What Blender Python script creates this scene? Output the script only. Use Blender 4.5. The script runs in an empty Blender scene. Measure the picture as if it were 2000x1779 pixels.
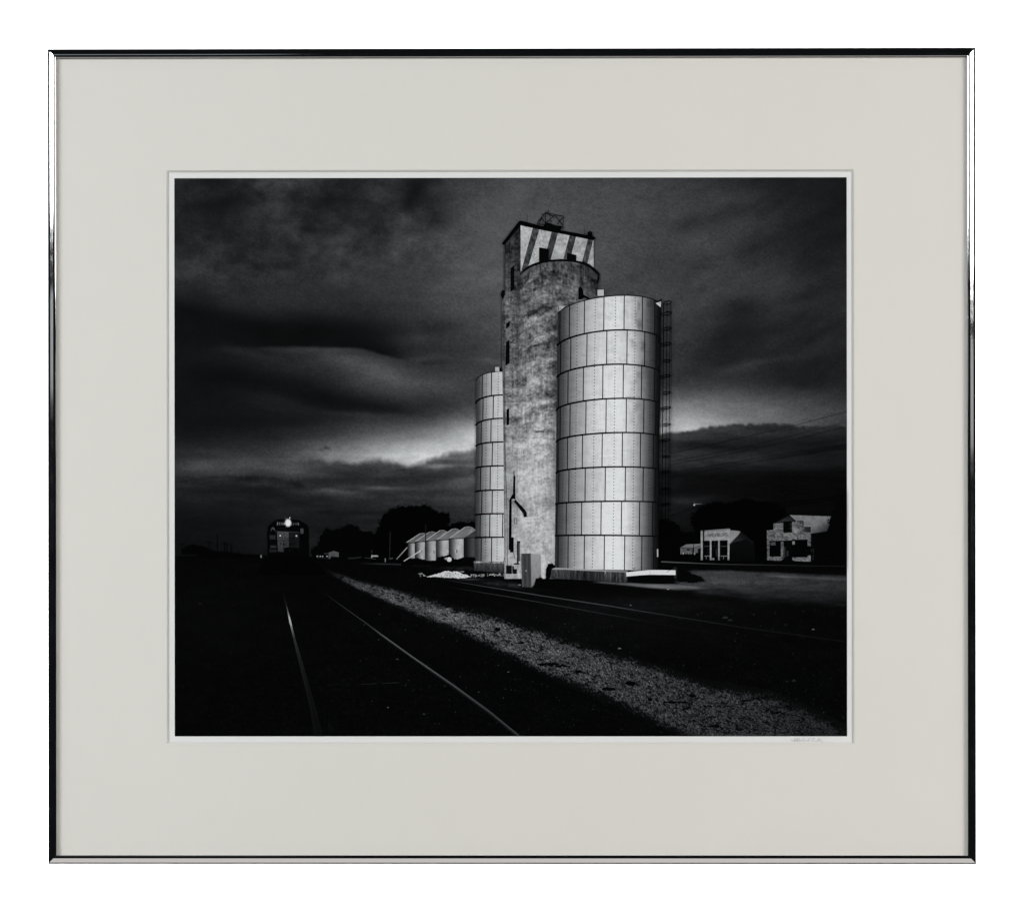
import bpy, math
import numpy as np

S = bpy.context.scene
C = S.collection
R = math.radians

# ------------------------------------------------------------------ camera, world, lamps, exposure
U = 0.0004235          # metres per photograph pixel (2000 px wide) on the plane of the print
D = 2.5                # camera to print
cam_data = bpy.data.cameras.new('camera')
cam = bpy.data.objects.new('camera', cam_data)
C.objects.link(cam)
cam.location = (0, -D, 0)
cam.rotation_euler = (R(90), 0, 0)
cam_data.sensor_width = 36
cam_data.lens = 36 * D / (2000 * U)
cam_data.clip_start = 0.05
cam_data.clip_end = 60
S.camera = cam
S.cycles.use_denoising = True
S.cycles.denoising_input_passes = 'RGB_ALBEDO_NORMAL'
S.cycles.denoising_prefilter = 'ACCURATE'

w = bpy.data.worlds.new('World')
S.world = w
w.use_nodes = True
w.node_tree.nodes['Background'].inputs[0].default_value = (0.8, 0.9, 1.0, 1)
w.node_tree.nodes['Background'].inputs[1].default_value = 0.006


def lamp(name, loc, target, sx, sy, radiance, col=(1, 1, 1)):
    ld = bpy.data.lights.new(name, 'AREA')
    ld.shape = 'RECTANGLE'
    ld.size, ld.size_y = sx, sy
    ld.energy = radiance * math.pi * sx * sy
    ld.color = col
    o = bpy.data.objects.new(name, ld)
    C.objects.link(o)
    from mathutils import Vector
    d = Vector(target) - Vector(loc)
    o.location = loc
    o.rotation_euler = d.to_track_quat('-Z', 'Y').to_euler()
    return o


KEYP = 19.5
lamp('softbox_cool', (-2.4, -2.4, 0.80), (0.0, 0, -3.4), 2.3, 1.0, KEYP, (0.955, 0.99, 1.0))
lamp('softbox_warm', (2.4, -2.4, 0.69), (0.0, 0, -3.4), 2.3, 1.0, KEYP, (1.0, 0.975, 0.945))
lamp('added_feather_strip', (-2.46, -2.46, 0.21), (0.0, 0, 0.0), 2.2, 0.2, 0.34, (0.93, 0.98, 1.0))  # added dim strip, imitates soft lower edge of the softbox in the rail
lamp('added_feather_strip', (2.46, -2.46, 0.11), (0.0, 0, 0.0), 2.2, 0.2, 0.34, (1.0, 0.98, 0.96))  # same added strip below the warm softbox
lamp('overhead_softbox', (-1.0, -3.5, 2.15), (-0.2, 0, 0.3), 0.9, 1.1, 0.40, (0.82, 0.92, 1.0))
lamp('added_low_light', (0, -2.2, -2.3), (0, -2.2001, 0), 4.4, 3.1, 0.66, (1.0, 0.96, 0.92))  # added light, stands in for a pale surface reflected in the bottom rail
lamp('added_backdrop_light', (-1.15, 0.22, 0.0), (-0.25, 0.7, 0), 0.35, 1.8, 14.0)  # added unseen light, burns the backdrop out to white
lamp('added_backdrop_light', (1.15, 0.22, 0.0), (0.25, 0.7, 0), 0.35, 1.8, 14.0)  # matching added light from the other side

S.view_settings.view_transform = 'Standard'
S.view_settings.look = 'None'
S.view_settings.exposure = 0
S.view_settings.gamma = 1
S.view_settings.use_curve_mapping = False

# ------------------------------------------------------------------ helpers
KEY = 1.0              # light reflected by a perfectly white sheet at the print


def lin(v):
    v = np.clip(np.asarray(v, dtype=np.float64), 0, 255) / 255.0
    return np.where(v <= 0.04045, v / 12.92, ((v + 0.055) / 1.055) ** 2.4)


def ink_rgb(v):
    """silver print tone (0-255) -> linear pigment colour, cold black"""
    v = np.clip(np.asarray(v, dtype=np.float64), 2.5, 240)
    k = np.clip(v / 40.0, 0, 1)
    return np.stack([lin(v - 1.2 * k), lin(v), lin(v + 2.6 * k)], -1) / KEY


def tag(o, label=None, cat=None, group=None, kind=None):
    if label: o['label'] = label
    if cat: o['category'] = cat
    if group: o['group'] = group
    if kind: o['kind'] = kind
    return o


def node_mat(name):
    m = bpy.data.materials.new(name)
    m.use_nodes = True
    nt = m.node_tree
    nt.nodes.clear()
    out = nt.nodes.new('ShaderNodeOutputMaterial')
    return m, nt, out


def L(nt, a, b):
    nt.links.new(a, b)


# ink: the tone lives in the mesh, a fine noise adds paper grain
def ink_material():
    m, nt, out = node_mat('silver_print')
    at = nt.nodes.new('ShaderNodeAttribute'); at.attribute_name = 'ink'
    tc = nt.nodes.new('ShaderNodeTexCoord')
    nz = nt.nodes.new('ShaderNodeTexNoise')
    nz.inputs['Scale'].default_value = 1500; nz.inputs['Detail'].default_value = 1
    L(nt, tc.outputs['Object'], nz.inputs['Vector'])
    mr = nt.nodes.new('ShaderNodeMapRange')
    mr.inputs['To Min'].default_value = 0.86; mr.inputs['To Max'].default_value = 1.14
    L(nt, nz.outputs['Fac'], mr.inputs['Value'])
    mx = nt.nodes.new('ShaderNodeVectorMath'); mx.operation = 'SCALE'
    L(nt, at.outputs['Color'], mx.inputs[0]); L(nt, mr.outputs['Result'], mx.inputs['Scale'])
    d = nt.nodes.new('ShaderNodeBsdfDiffuse')
    L(nt, mx.outputs['Vector'], d.inputs['Color'])
    L(nt, d.outputs['BSDF'], out.inputs['Surface'])
    return m


def board_material(name, rgb, var=0.012, rough=0.9):
    m, nt, out = node_mat(name)
    tc = nt.nodes.new('ShaderNodeTexCoord')
    n1 = nt.nodes.new('ShaderNodeTexNoise'); n1.inputs['Scale'].default_value = 9; n1.inputs['Detail'].default_value = 4
    n2 = nt.nodes.new('ShaderNodeTexNoise'); n2.inputs['Scale'].default_value = 900; n2.inputs['Detail'].default_value = 2
    L(nt, tc.outputs['Object'], n1.inputs['Vector']); L(nt, tc.outputs['Object'], n2.inputs['Vector'])
    ad = nt.nodes.new('ShaderNodeMath'); ad.operation = 'ADD'
    L(nt, n1.outputs['Fac'], ad.inputs[0]); L(nt, n2.outputs['Fac'], ad.inputs[1])
    mr = nt.nodes.new('ShaderNodeMapRange')
    mr.inputs['From Min'].default_value = 0.6; mr.inputs['From Max'].default_value = 1.4
    mr.inputs['To Min'].default_value = 1 - var; mr.inputs['To Max'].default_value = 1 + var
    L(nt, ad.outputs[0], mr.inputs['Value'])
    mx = nt.nodes.new('ShaderNodeVectorMath'); mx.operation = 'SCALE'
    mx.inputs[0].default_value = rgb
    L(nt, mr.outputs['Result'], mx.inputs['Scale'])
    b = nt.nodes.new('ShaderNodeBsdfPrincipled')
    b.inputs['Roughness'].default_value = rough
    b.inputs['Specular IOR Level'].default_value = 0.05
    L(nt, mx.outputs['Vector'], b.inputs['Base Color'])
    bp = nt.nodes.new('ShaderNodeBump'); bp.inputs['Strength'].default_value = 0.03; bp.inputs['Distance'].default_value = 0.0003
    L(nt, n2.outputs['Fac'], bp.inputs['Height']); L(nt, bp.outputs['Normal'], b.inputs['Normal'])
    L(nt, b.outputs['BSDF'], out.inputs['Surface'])
    return m


def metal_material():
    m, nt, out = node_mat('polished_metal')
    tc = nt.nodes.new('ShaderNodeTexCoord')
    n1 = nt.nodes.new('ShaderNodeTexNoise'); n1.inputs['Scale'].default_value = 60; n1.inputs['Detail'].default_value = 6
    n1.inputs['Roughness'].default_value = 0.7
    L(nt, tc.outputs['Object'], n1.inputs['Vector'])
    mr = nt.nodes.new('ShaderNodeMapRange')
    mr.inputs['From Min'].default_value = 0.35; mr.inputs['From Max'].default_value = 0.75
    mr.inputs['To Min'].default_value = 0.04; mr.inputs['To Max'].default_value = 0.10
    L(nt, n1.outputs['Fac'], mr.inputs['Value'])
    b = nt.nodes.new('ShaderNodeBsdfPrincipled')
    b.inputs['Metallic'].default_value = 1
    b.inputs['Base Color'].default_value = (0.80, 0.80, 0.81, 1)
    L(nt, mr.outputs['Result'], b.inputs['Roughness'])
    # small dings and scratches
    v = nt.nodes.new('ShaderNodeTexNoise'); v.inputs['Scale'].default_value = 420; v.inputs['Detail'].default_value = 3
    L(nt, tc.outputs['Object'], v.inputs['Vector'])
    cr = nt.nodes.new('ShaderNodeMapRange')
    cr.inputs['From Min'].default_value = 0.74; cr.inputs['From Max'].default_value = 0.82
    L(nt, v.outputs['Fac'], cr.inputs['Value'])
    bp = nt.nodes.new('ShaderNodeBump'); bp.inputs['Strength'].default_value = 0.12; bp.inputs['Distance'].default_value = 0.0002
    L(nt, cr.outputs['Result'], bp.inputs['Height']); L(nt, bp.outputs['Normal'], b.inputs['Normal'])
    L(nt, b.outputs['BSDF'], out.inputs['Surface'])
    return m


def glass_material():
    m, nt, out = node_mat('picture_glass')
    t = nt.nodes.new('ShaderNodeBsdfTransparent'); t.inputs['Color'].default_value = (0.995, 0.997, 0.995, 1)
    g = nt.nodes.new('ShaderNodeBsdfGlossy'); g.inputs['Roughness'].default_value = 0.02
    f = nt.nodes.new('ShaderNodeFresnel'); f.inputs['IOR'].default_value = 1.25
    mx = nt.nodes.new('ShaderNodeMixShader')
    L(nt, f.outputs[0], mx.inputs[0]); L(nt, t.outputs[0], mx.inputs[1]); L(nt, g.outputs[0], mx.inputs[2])
    L(nt, mx.outputs[0], out.inputs['Surface'])
    return m


INK = ink_material()
MAT = board_material('mat_board', tuple(lin([213, 210, 205.5]) / KEY))
CORE = board_material('mat_core', tuple(lin([216, 214, 209]) / KEY), 0.01)
PAPER = board_material('photo_paper', tuple(lin([221, 221, 221]) / KEY), 0.006, 0.7)
METAL = metal_material()
GLASS = glass_material()
WALL = board_material('white_backdrop', (0.93, 0.93, 0.93), 0.004)

# ------------------------------------------------------------------ the framed picture: root
BASE_PY = 1686.5
root = bpy.data.objects.new('framed_photograph', None)
C.objects.link(root)
root.empty_display_size = 0.1
ROOT_Z = (889.5 - BASE_PY) * U
root.location = (0, 0, ROOT_Z)
root.rotation_euler = (0, R(-0.045), R(-0.42))
tag(root, 'black and white photograph of a grain elevator, cream mat, thin polished metal frame',
    'framed photo')


def P(px, py, y=0.0):
    """photograph pixel -> root-local metres for a surface lying at depth y"""
    k = (D + y) / D
    return ((px - 1000) * U * k, y, (889.5 - py) * U * k - ROOT_Z)


def link_mesh(name, verts, faces, m, parent, smooth=False):
    me = bpy.data.meshes.new(name)
    me.from_pydata([tuple(v) for v in verts], [], faces)
    me.materials.append(m)
    if smooth:
        me.polygons.foreach_set('use_smooth', [True] * len(me.polygons))
    me.update()
    o = bpy.data.objects.new(name, me)
    C.objects.link(o)
    if parent: o.parent = parent
    return o


# backdrop far behind
def box(name, x0, x1, y0, y1, z0, z1, m, parent=None):
    v = [(x, y, z) for x in (x0, x1) for y in (y0, y1) for z in (z0, z1)]
    f = [(0, 1, 3, 2), (4, 6, 7, 5), (0, 4, 5, 1), (2, 3, 7, 6), (0, 2, 6, 4), (1, 5, 7, 3)]
    return link_mesh(name, v, f, m, parent)


tag(box('backdrop', -1.0, 1.0, 0.70, 0.72, -0.95, 0.95, WALL), kind='structure')

# frame rails: one profile swept round a mitred rectangle; (inset px, depth mm towards viewer is negative)
OUT = (92.6, 95.4, 1906.4, 1686.4)      # outer rectangle in px


def frame_profile():
    pts = []
    th0, th1 = 40.0, 13.5
    n = 12
    y = -3.9
    d = 0.0
    W = 10.6
    pts.append((0.0, 14.0, 1))
    pts.append((0.0, -3.9, 1))
    for i in range(n):
        th = th0 + (th1 - th0) * (i + 0.5) / n
        step = W / n
        d += step
        y -= math.tan(R(th)) * step * U * 1000
        pts.append((d, y, 0))
    for th, wd in ((3, 0.7), (-1, 1.3), (-2, 1.3), (-3, 1.2), (-25, 1.4)):
        d += wd
        y -= math.tan(R(th)) * wd * U * 1000
        pts.append((d, y, 0))
    pts.append((d + 0.1, y + 0.3, 1))
    pts.append((d + 0.12, -3.3, 1))
    pts.append((d - 3.0, -3.3, 1))
    return pts


PROF = frame_profile()


def corner(k, d, ymm):
    x0, y0, x1, y1 = OUT
    px = (x0 + d, x1 - d, x1 - d, x0 + d)[k]
    py = (y0 + d, y0 + d, y1 - d, y1 - d)[k]
    return P(px, py, ymm / 1000)


for k in range(4):
    vs, fs = [], []
    for (d, y, s) in PROF:
        vs.append(corner(k, d, y)); vs.append(corner((k + 1) % 4, d, y))
    for i in range(len(PROF) - 1):
        fs.append((2 * i, 2 * i + 1, 2 * i + 3, 2 * i + 2))
    o = link_mesh('frame_rail', vs, fs, METAL, root)
    flags = [not (PROF[i][2] and PROF[i + 1][2]) for i in range(len(PROF) - 1)]
    o.data.polygons.foreach_set('use_smooth', flags)

# mat board with a bevelled window
MY = -0.0017
AP = (325.5, 332.0, 1668.6, 1452.6)     # window at the mat's face
AI = (329.2, 335.9, 1664.6, 1449.6)     # window at the paper


def rect(r, y):
    x0, y0, x1, y1 = r
    return [P(x0, y0, y), P(x1, y0, y), P(x1, y1, y), P(x0, y1, y)]


v = rect((97, 100, 1902, 1682), MY) + rect(AP, MY)
mat = link_mesh('mat_board', v, [(i, (i + 1) % 4, 4 + (i + 1) % 4, 4 + i) for i in range(4)], MAT, root)
v = rect(AP, MY) + rect(AI, -0.0001)
link_mesh('bevel', v, [(i, (i + 1) % 4, 4 + (i + 1) % 4, 4 + i) for i in range(4)], CORE, mat)
# backing board closes the frame behind
x0, _, z0 = P(97, 1682); x1, _, z1 = P(1902, 100)
box('backing_board', x0, x1, 0.004, 0.009, z0, z1, CORE, root)
# glazing
x0, _, z0 = P(100, 1679, -0.003); x1, _, z1 = P(1899, 103, -0.003)
GLAZE = True
if GLAZE:
    box('glazing', x0, x1, -0.0032, -0.0020, z0, z1, GLASS, root)

# the print: white paper sheet, image layers on it
v = rect((318, 325, 1676, 1460), 0.0004) + rect((318, 325, 1676, 1460), 0.0008)
paper = link_mesh('photo_print', v, [(0, 1, 2, 3), (7, 6, 5, 4), (0, 4, 5, 1), (1, 5, 6, 2), (2, 6, 7, 3), (3, 7, 4, 0)], PAPER, root)

# ------------------------------------------------------------------ noise and painting helpers
rng = np.random.default_rng(7)
TAB = rng.random((256, 256))


def vn(x, y, seed=0):
    x = np.asarray(x, float) + seed * 17.31; y = np.asarray(y, float) + seed * 9.77
    xi = np.floor(x).astype(int); yi = np.floor(y).astype(int)
    fx = x - xi; fy = y - yi
    fx = fx * fx * (3 - 2 * fx); fy = fy * fy * (3 - 2 * fy)
    a = TAB[xi % 256, yi % 256]; b = TAB[(xi + 1) % 256, yi % 256]
    c = TAB[xi % 256, (yi + 1) % 256]; d = TAB[(xi + 1) % 256, (yi + 1) % 256]
    return (a * (1 - fx) + b * fx) * (1 - fy) + (c * (1 - fx) + d * fx) * fy


def fbm(x, y, o=4, seed=0):
    t, amp, s = 0, 1.0, 0
    for i in range(o):
        t = t + amp * (vn(x, y, seed + i * 3) - 0.5); s += amp
        x = x * 2.03; y = y * 2.03; amp *= 0.55
    return 2 * t / s


def sstep(a, b, x):
    t = np.clip((x - a) / (b - a), 0, 1)
    return t * t * (3 - 2 * t)


def curve(pts, x):
    p = np.array(pts, float)
    return np.interp(x, p[:, 0], p[:, 1])


def spline(xk, yk, x):
    """Catmull-Rom through samples; yk may be (n, m) -> (len(x), m)"""
    xk = np.asarray(xk, float); yk = np.asarray(yk, float)
    m = np.gradient(yk, xk, axis=0)
    i = np.clip(np.searchsorted(xk, x, side='right') - 1, 0, len(xk) - 2)
    h = (xk[i + 1] - xk[i]); t = (x - xk[i]) / h
    sh = (-1,) + (1,) * (yk.ndim - 1)
    t = t.reshape(sh); h = h.reshape(sh)
    return ((2 * t**3 - 3 * t**2 + 1) * yk[i] + (t**3 - 2 * t**2 + t) * h * m[i]
            + (-2 * t**3 + 3 * t**2) * yk[i + 1] + (t**3 - t**2) * h * m[i + 1])


LEVEL = 0
STEP = 6e-6


def lift():
    global LEVEL
    LEVEL += 1
    return 0.0003 - LEVEL * STEP


class Ink:
    """one printed thing: gathers flat shapes and tone grids and links them as ONE mesh"""
    def __init__(s, name):
        s.name = name; s.v = []; s.f = []; s.c = []; s.n = 0

    def _add(s, px, py, tone, faces, y):
        px = np.clip(px, 341.0, 1654.2); py = np.clip(py, 347.6, 1437.4)
        k = (D + y) / D
        vv = np.stack([(px - 1000) * U * k, np.full_like(px, y), (889.5 - py) * U * k - ROOT_Z], -1)
        s.v.append(vv); s.c.append(ink_rgb(tone))
        s.f += [tuple(i + s.n for i in f) for f in faces]
        s.n += len(px)

    def poly(s, pts, tone, up=True):
        y = lift() if up else 0.0003 - LEVEL * STEP
        p = np.array(pts, float)
        t = np.broadcast_to(np.asarray(tone, float), (len(p),))
        s._add(p[:, 0], p[:, 1], t, [tuple(range(len(p)))], y)
        return s

    def rect(s, x0, y0, x1, y1, tone, up=True):
        return s.poly([(x0, y0), (x1, y0), (x1, y1), (x0, y1)], tone, up)

    def line(s, pts, wd, tone, up=True):
        y = lift() if up else 0.0003 - LEVEL * STEP
        p = np.array(pts, float); n = len(p)
        wd = np.broadcast_to(np.asarray(wd, float), (n,)); tone = np.broadcast_to(np.asarray(tone, float), (n,))
        t = np.gradient(p, axis=0); t /= np.linalg.norm(t, axis=1)[:, None] + 1e-9
        nrm = np.stack([-t[:, 1], t[:, 0]], -1) * wd[:, None] / 2
        a = p + nrm; b = p - nrm
        q = np.empty((2 * n, 2)); q[0::2] = a; q[1::2] = b
        s._add(q[:, 0], q[:, 1], np.repeat(tone, 2), [(2 * i, 2 * i + 1, 2 * i + 3, 2 * i + 2) for i in range(n - 1)], y)
        return s

    def disc(s, cx, cy, rx, ry, tone, up=True, n=14):
        a = np.linspace(0, 2 * math.pi, n, endpoint=False)
        return s.poly(np.stack([cx + rx * np.cos(a), cy + ry * np.sin(a)], -1), tone, up)

    def fan(s, cx, cy, rim, tc, tr):
        y = lift()
        p = np.array([(cx, cy)] + list(rim), float); n = len(rim)
        t = np.array([tc] + list(np.broadcast_to(tr, (n,))), float)
        s._add(p[:, 0], p[:, 1], t, [(0, 1 + i, 1 + (i + 1) % n) for i in range(n)], y)
        return s

    def dots(s, xs, ys, r, tone):
        """many tiny square-ish specks on one level"""
        y = lift()
        n = len(xs)
        r = np.broadcast_to(np.asarray(r, float), (n,)); tone = np.broadcast_to(np.asarray(tone, float), (n,))
        ox = np.array([-1, 0, 1, 0]); oy = np.array([0, -1, 0, 1])
        px = (np.asarray(xs)[:, None] + ox * r[:, None]).ravel(); py = (np.asarray(ys)[:, None] + oy * r[:, None]).ravel()
        s._add(px, py, np.repeat(tone, 4), [(4 * i, 4 * i + 1, 4 * i + 2, 4 * i + 3) for i in range(n)], y)
        return s

    def grid(s, px, py, tone, keep=None):
        """px, py, tone: (nv, nu) arrays"""
        y = lift()
        nv, nu = px.shape
        i = np.arange(nv * nu).reshape(nv, nu)
        q = np.stack([i[:-1, :-1], i[:-1, 1:], i[1:, 1:], i[1:, :-1]], -1).reshape(-1, 4)
        if keep is not None:
            q = q[keep[:-1, :-1].ravel()]
        s._add(px.ravel(), py.ravel(), tone.ravel(), q.tolist(), y)
        return s

    def quad(s, p00, p10, p11, p01, fn, step=1.8):
        p00, p10, p11, p01 = [np.array(p, float) for p in (p00, p10, p11, p01)]
        nu = max(2, int(max(np.linalg.norm(p10 - p00), np.linalg.norm(p11 - p01)) / step) + 1)
        nv = max(2, int(max(np.linalg.norm(p01 - p00), np.linalg.norm(p11 - p10)) / step) + 1)
        u, v = np.meshgrid(np.linspace(0, 1, nu), np.linspace(0, 1, nv))
        q = (p00 * ((1 - u) * (1 - v))[..., None] + p10 * (u * (1 - v))[..., None]
             + p11 * (u * v)[..., None] + p01 * ((1 - u) * v)[..., None])
        return s.grid(q[..., 0], q[..., 1], fn(q[..., 0], q[..., 1], u, v))

    def text(s, body, cx, cy, wd, ht, tone, slope=0.0):
        cu = bpy.data.curves.new('lettering', 'FONT'); cu.body = body; cu.resolution_u = 2
        cu.align_x = 'CENTER'
        ob = bpy.data.objects.new('lettering', cu); C.objects.link(ob)
        dg = bpy.context.evaluated_depsgraph_get(); dg.update()
        me = bpy.data.meshes.new_from_object(ob.evaluated_get(dg))
        p = np.array([vv.co[:2] for vv in me.vertices]); fs = [tuple(f.vertices) for f in me.polygons]
        bpy.data.objects.remove(ob); bpy.data.curves.remove(cu); bpy.data.meshes.remove(me)
        a, b = p.min(0), p.max(0)
        q = (p - a) / (b - a) - 0.5
        x = cx + q[:, 0] * wd; yy = cy - q[:, 1] * ht + slope * (x - cx)
        s._add(x, yy, np.full(len(x), float(tone)), fs, lift())
        return s

    def done(s):
        me = bpy.data.meshes.new(s.name)
        V = np.concatenate(s.v); Cc = np.concatenate(s.c)
        if len(s.f) > 2000 and all(len(f) == 4 for f in s.f[:50]):
            F = s.f
        else:
            F = s.f
        me.from_pydata(V.tolist(), [], F)
        at = me.color_attributes.new('ink', 'FLOAT_COLOR', 'POINT')
        rgba = np.ones((len(V), 4), np.float32); rgba[:, :3] = Cc
        at.data.foreach_set('color', rgba.ravel())
        me.materials.append(INK)
        me.update()
        o = bpy.data.objects.new(s.name, me)
        C.objects.link(o); o.parent = paper
        return o


def rough(pts, amp, step=2.0, seed=0, freq=0.35, closed=True):
    """subdivide an outline and roughen it"""
    p = np.array(pts, float)
    if closed: p = np.vstack([p, p[:1]])
    out = []
    for a, b in zip(p[:-1], p[1:]):
        n = max(1, int(np.linalg.norm(b - a) / step))
        for i in range(n):
            out.append(a + (b - a) * i / n)
    if not closed: out.append(p[-1])
    o = np.array(out); k = np.arange(len(o))
    o[:, 0] += amp * fbm(k * freq, np.full(len(k), 3.3), 3, seed) * 1.6
    o[:, 1] += amp * fbm(k * freq, np.full(len(k), 8.1), 3, seed + 5) * 1.6
    return o


X0, X1, Y0, Y1 = 341.0, 1654.2, 347.6, 1437.4

# ------------------------------------------------------------------ sky
xs = [341, 440, 540, 640, 740, 840, 940, 1040, 1140, 1240, 1340, 1440, 1540, 1654]
ys = [348, 400, 450, 500, 550, 600, 650, 700, 750, 800, 850, 900, 950, 1000, 1050, 1110]
G = np.array([
    [38, 38, 50, 44, 48, 40, 62, 74, 70, 64, 54, 42, 30, 24],
    [34, 30, 44, 36, 44, 44, 72, 82, 76, 70, 62, 52, 36, 26],
    [34, 34, 42, 40, 50, 60, 80, 86, 78, 70, 60, 54, 38, 28],
    [40, 42, 44, 48, 54, 68, 86, 90, 80, 68, 60, 52, 40, 30],
    [46, 46, 46, 50, 56, 70, 86, 90, 80, 70, 62, 56, 46, 36],
    [26, 34, 40, 42, 48, 62, 76, 84, 78, 68, 62, 50, 44, 38],
    [18, 18, 18, 16, 28, 50, 70, 78, 76, 66, 56, 44, 36, 32],
    [22, 24, 34, 50, 50, 48, 62, 76, 74, 62, 50, 34, 34, 30],
    [20, 18, 22, 34, 62, 62, 66, 74, 72, 66, 60, 56, 44, 33],
    [18, 22, 24, 24, 36, 48, 84, 100, 100, 124, 142, 112, 88, 58],
    [24, 26, 36, 64, 96, 136, 190, 170, 150, 176, 182, 134, 100, 68],
    [46, 62, 66, 128, 170, 206, 200, 170, 150, 150, 140, 100, 70, 50],
    [34, 36, 36, 44, 52, 62, 70, 60, 50, 40, 20, 13, 10, 8],
    [20, 22, 26, 28, 32, 38, 46, 40, 35, 30, 22, 12, 9, 8],
    [17, 19, 24, 26, 28, 30, 30, 28, 22, 16, 12, 9, 8, 7],
    [13, 15, 18, 18, 18, 18, 18, 15, 10, 8, 7, 7, 6, 6]], float)
yl = [820, 845, 872, 897, 922, 950, 1000, 1050, 1110]
GL = np.array([
    [40, 50, 60, 80, 84, 90, 96, 90, 80, 70, 66, 50, 45, 40],
    [40, 50, 60, 80, 84, 90, 96, 90, 80, 70, 62, 48, 43, 38],
    [44, 56, 62, 82, 86, 92, 96, 90, 80, 60, 34, 26, 24, 21],
    [46, 62, 64, 80, 86, 88, 88, 90, 80, 60, 54, 46, 35, 25],
    [66, 74, 66, 54, 50, 56, 70, 60, 50, 36, 25, 18, 14, 12],
    [32, 34, 36, 44, 50, 58, 70, 55, 45, 36, 18, 13, 10, 8],
    [20, 22, 26, 28, 32, 38, 46, 40, 35, 30, 22, 12, 9, 8],
    [17, 19, 24, 26, 28, 30, 30, 28, 22, 16, 12, 9, 8, 7],
    [13, 15, 18, 18, 18, 18, 18, 15, 10, 8, 7, 7, 6, 6]], float)
sp = 1.9
gx = np.linspace(X0, X1, int((X1 - X0) / sp)); gy = np.linspace(Y0, 1112, int((1112 - Y0) / sp))
SX, SY = np.meshgrid(gx, gy)


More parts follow.
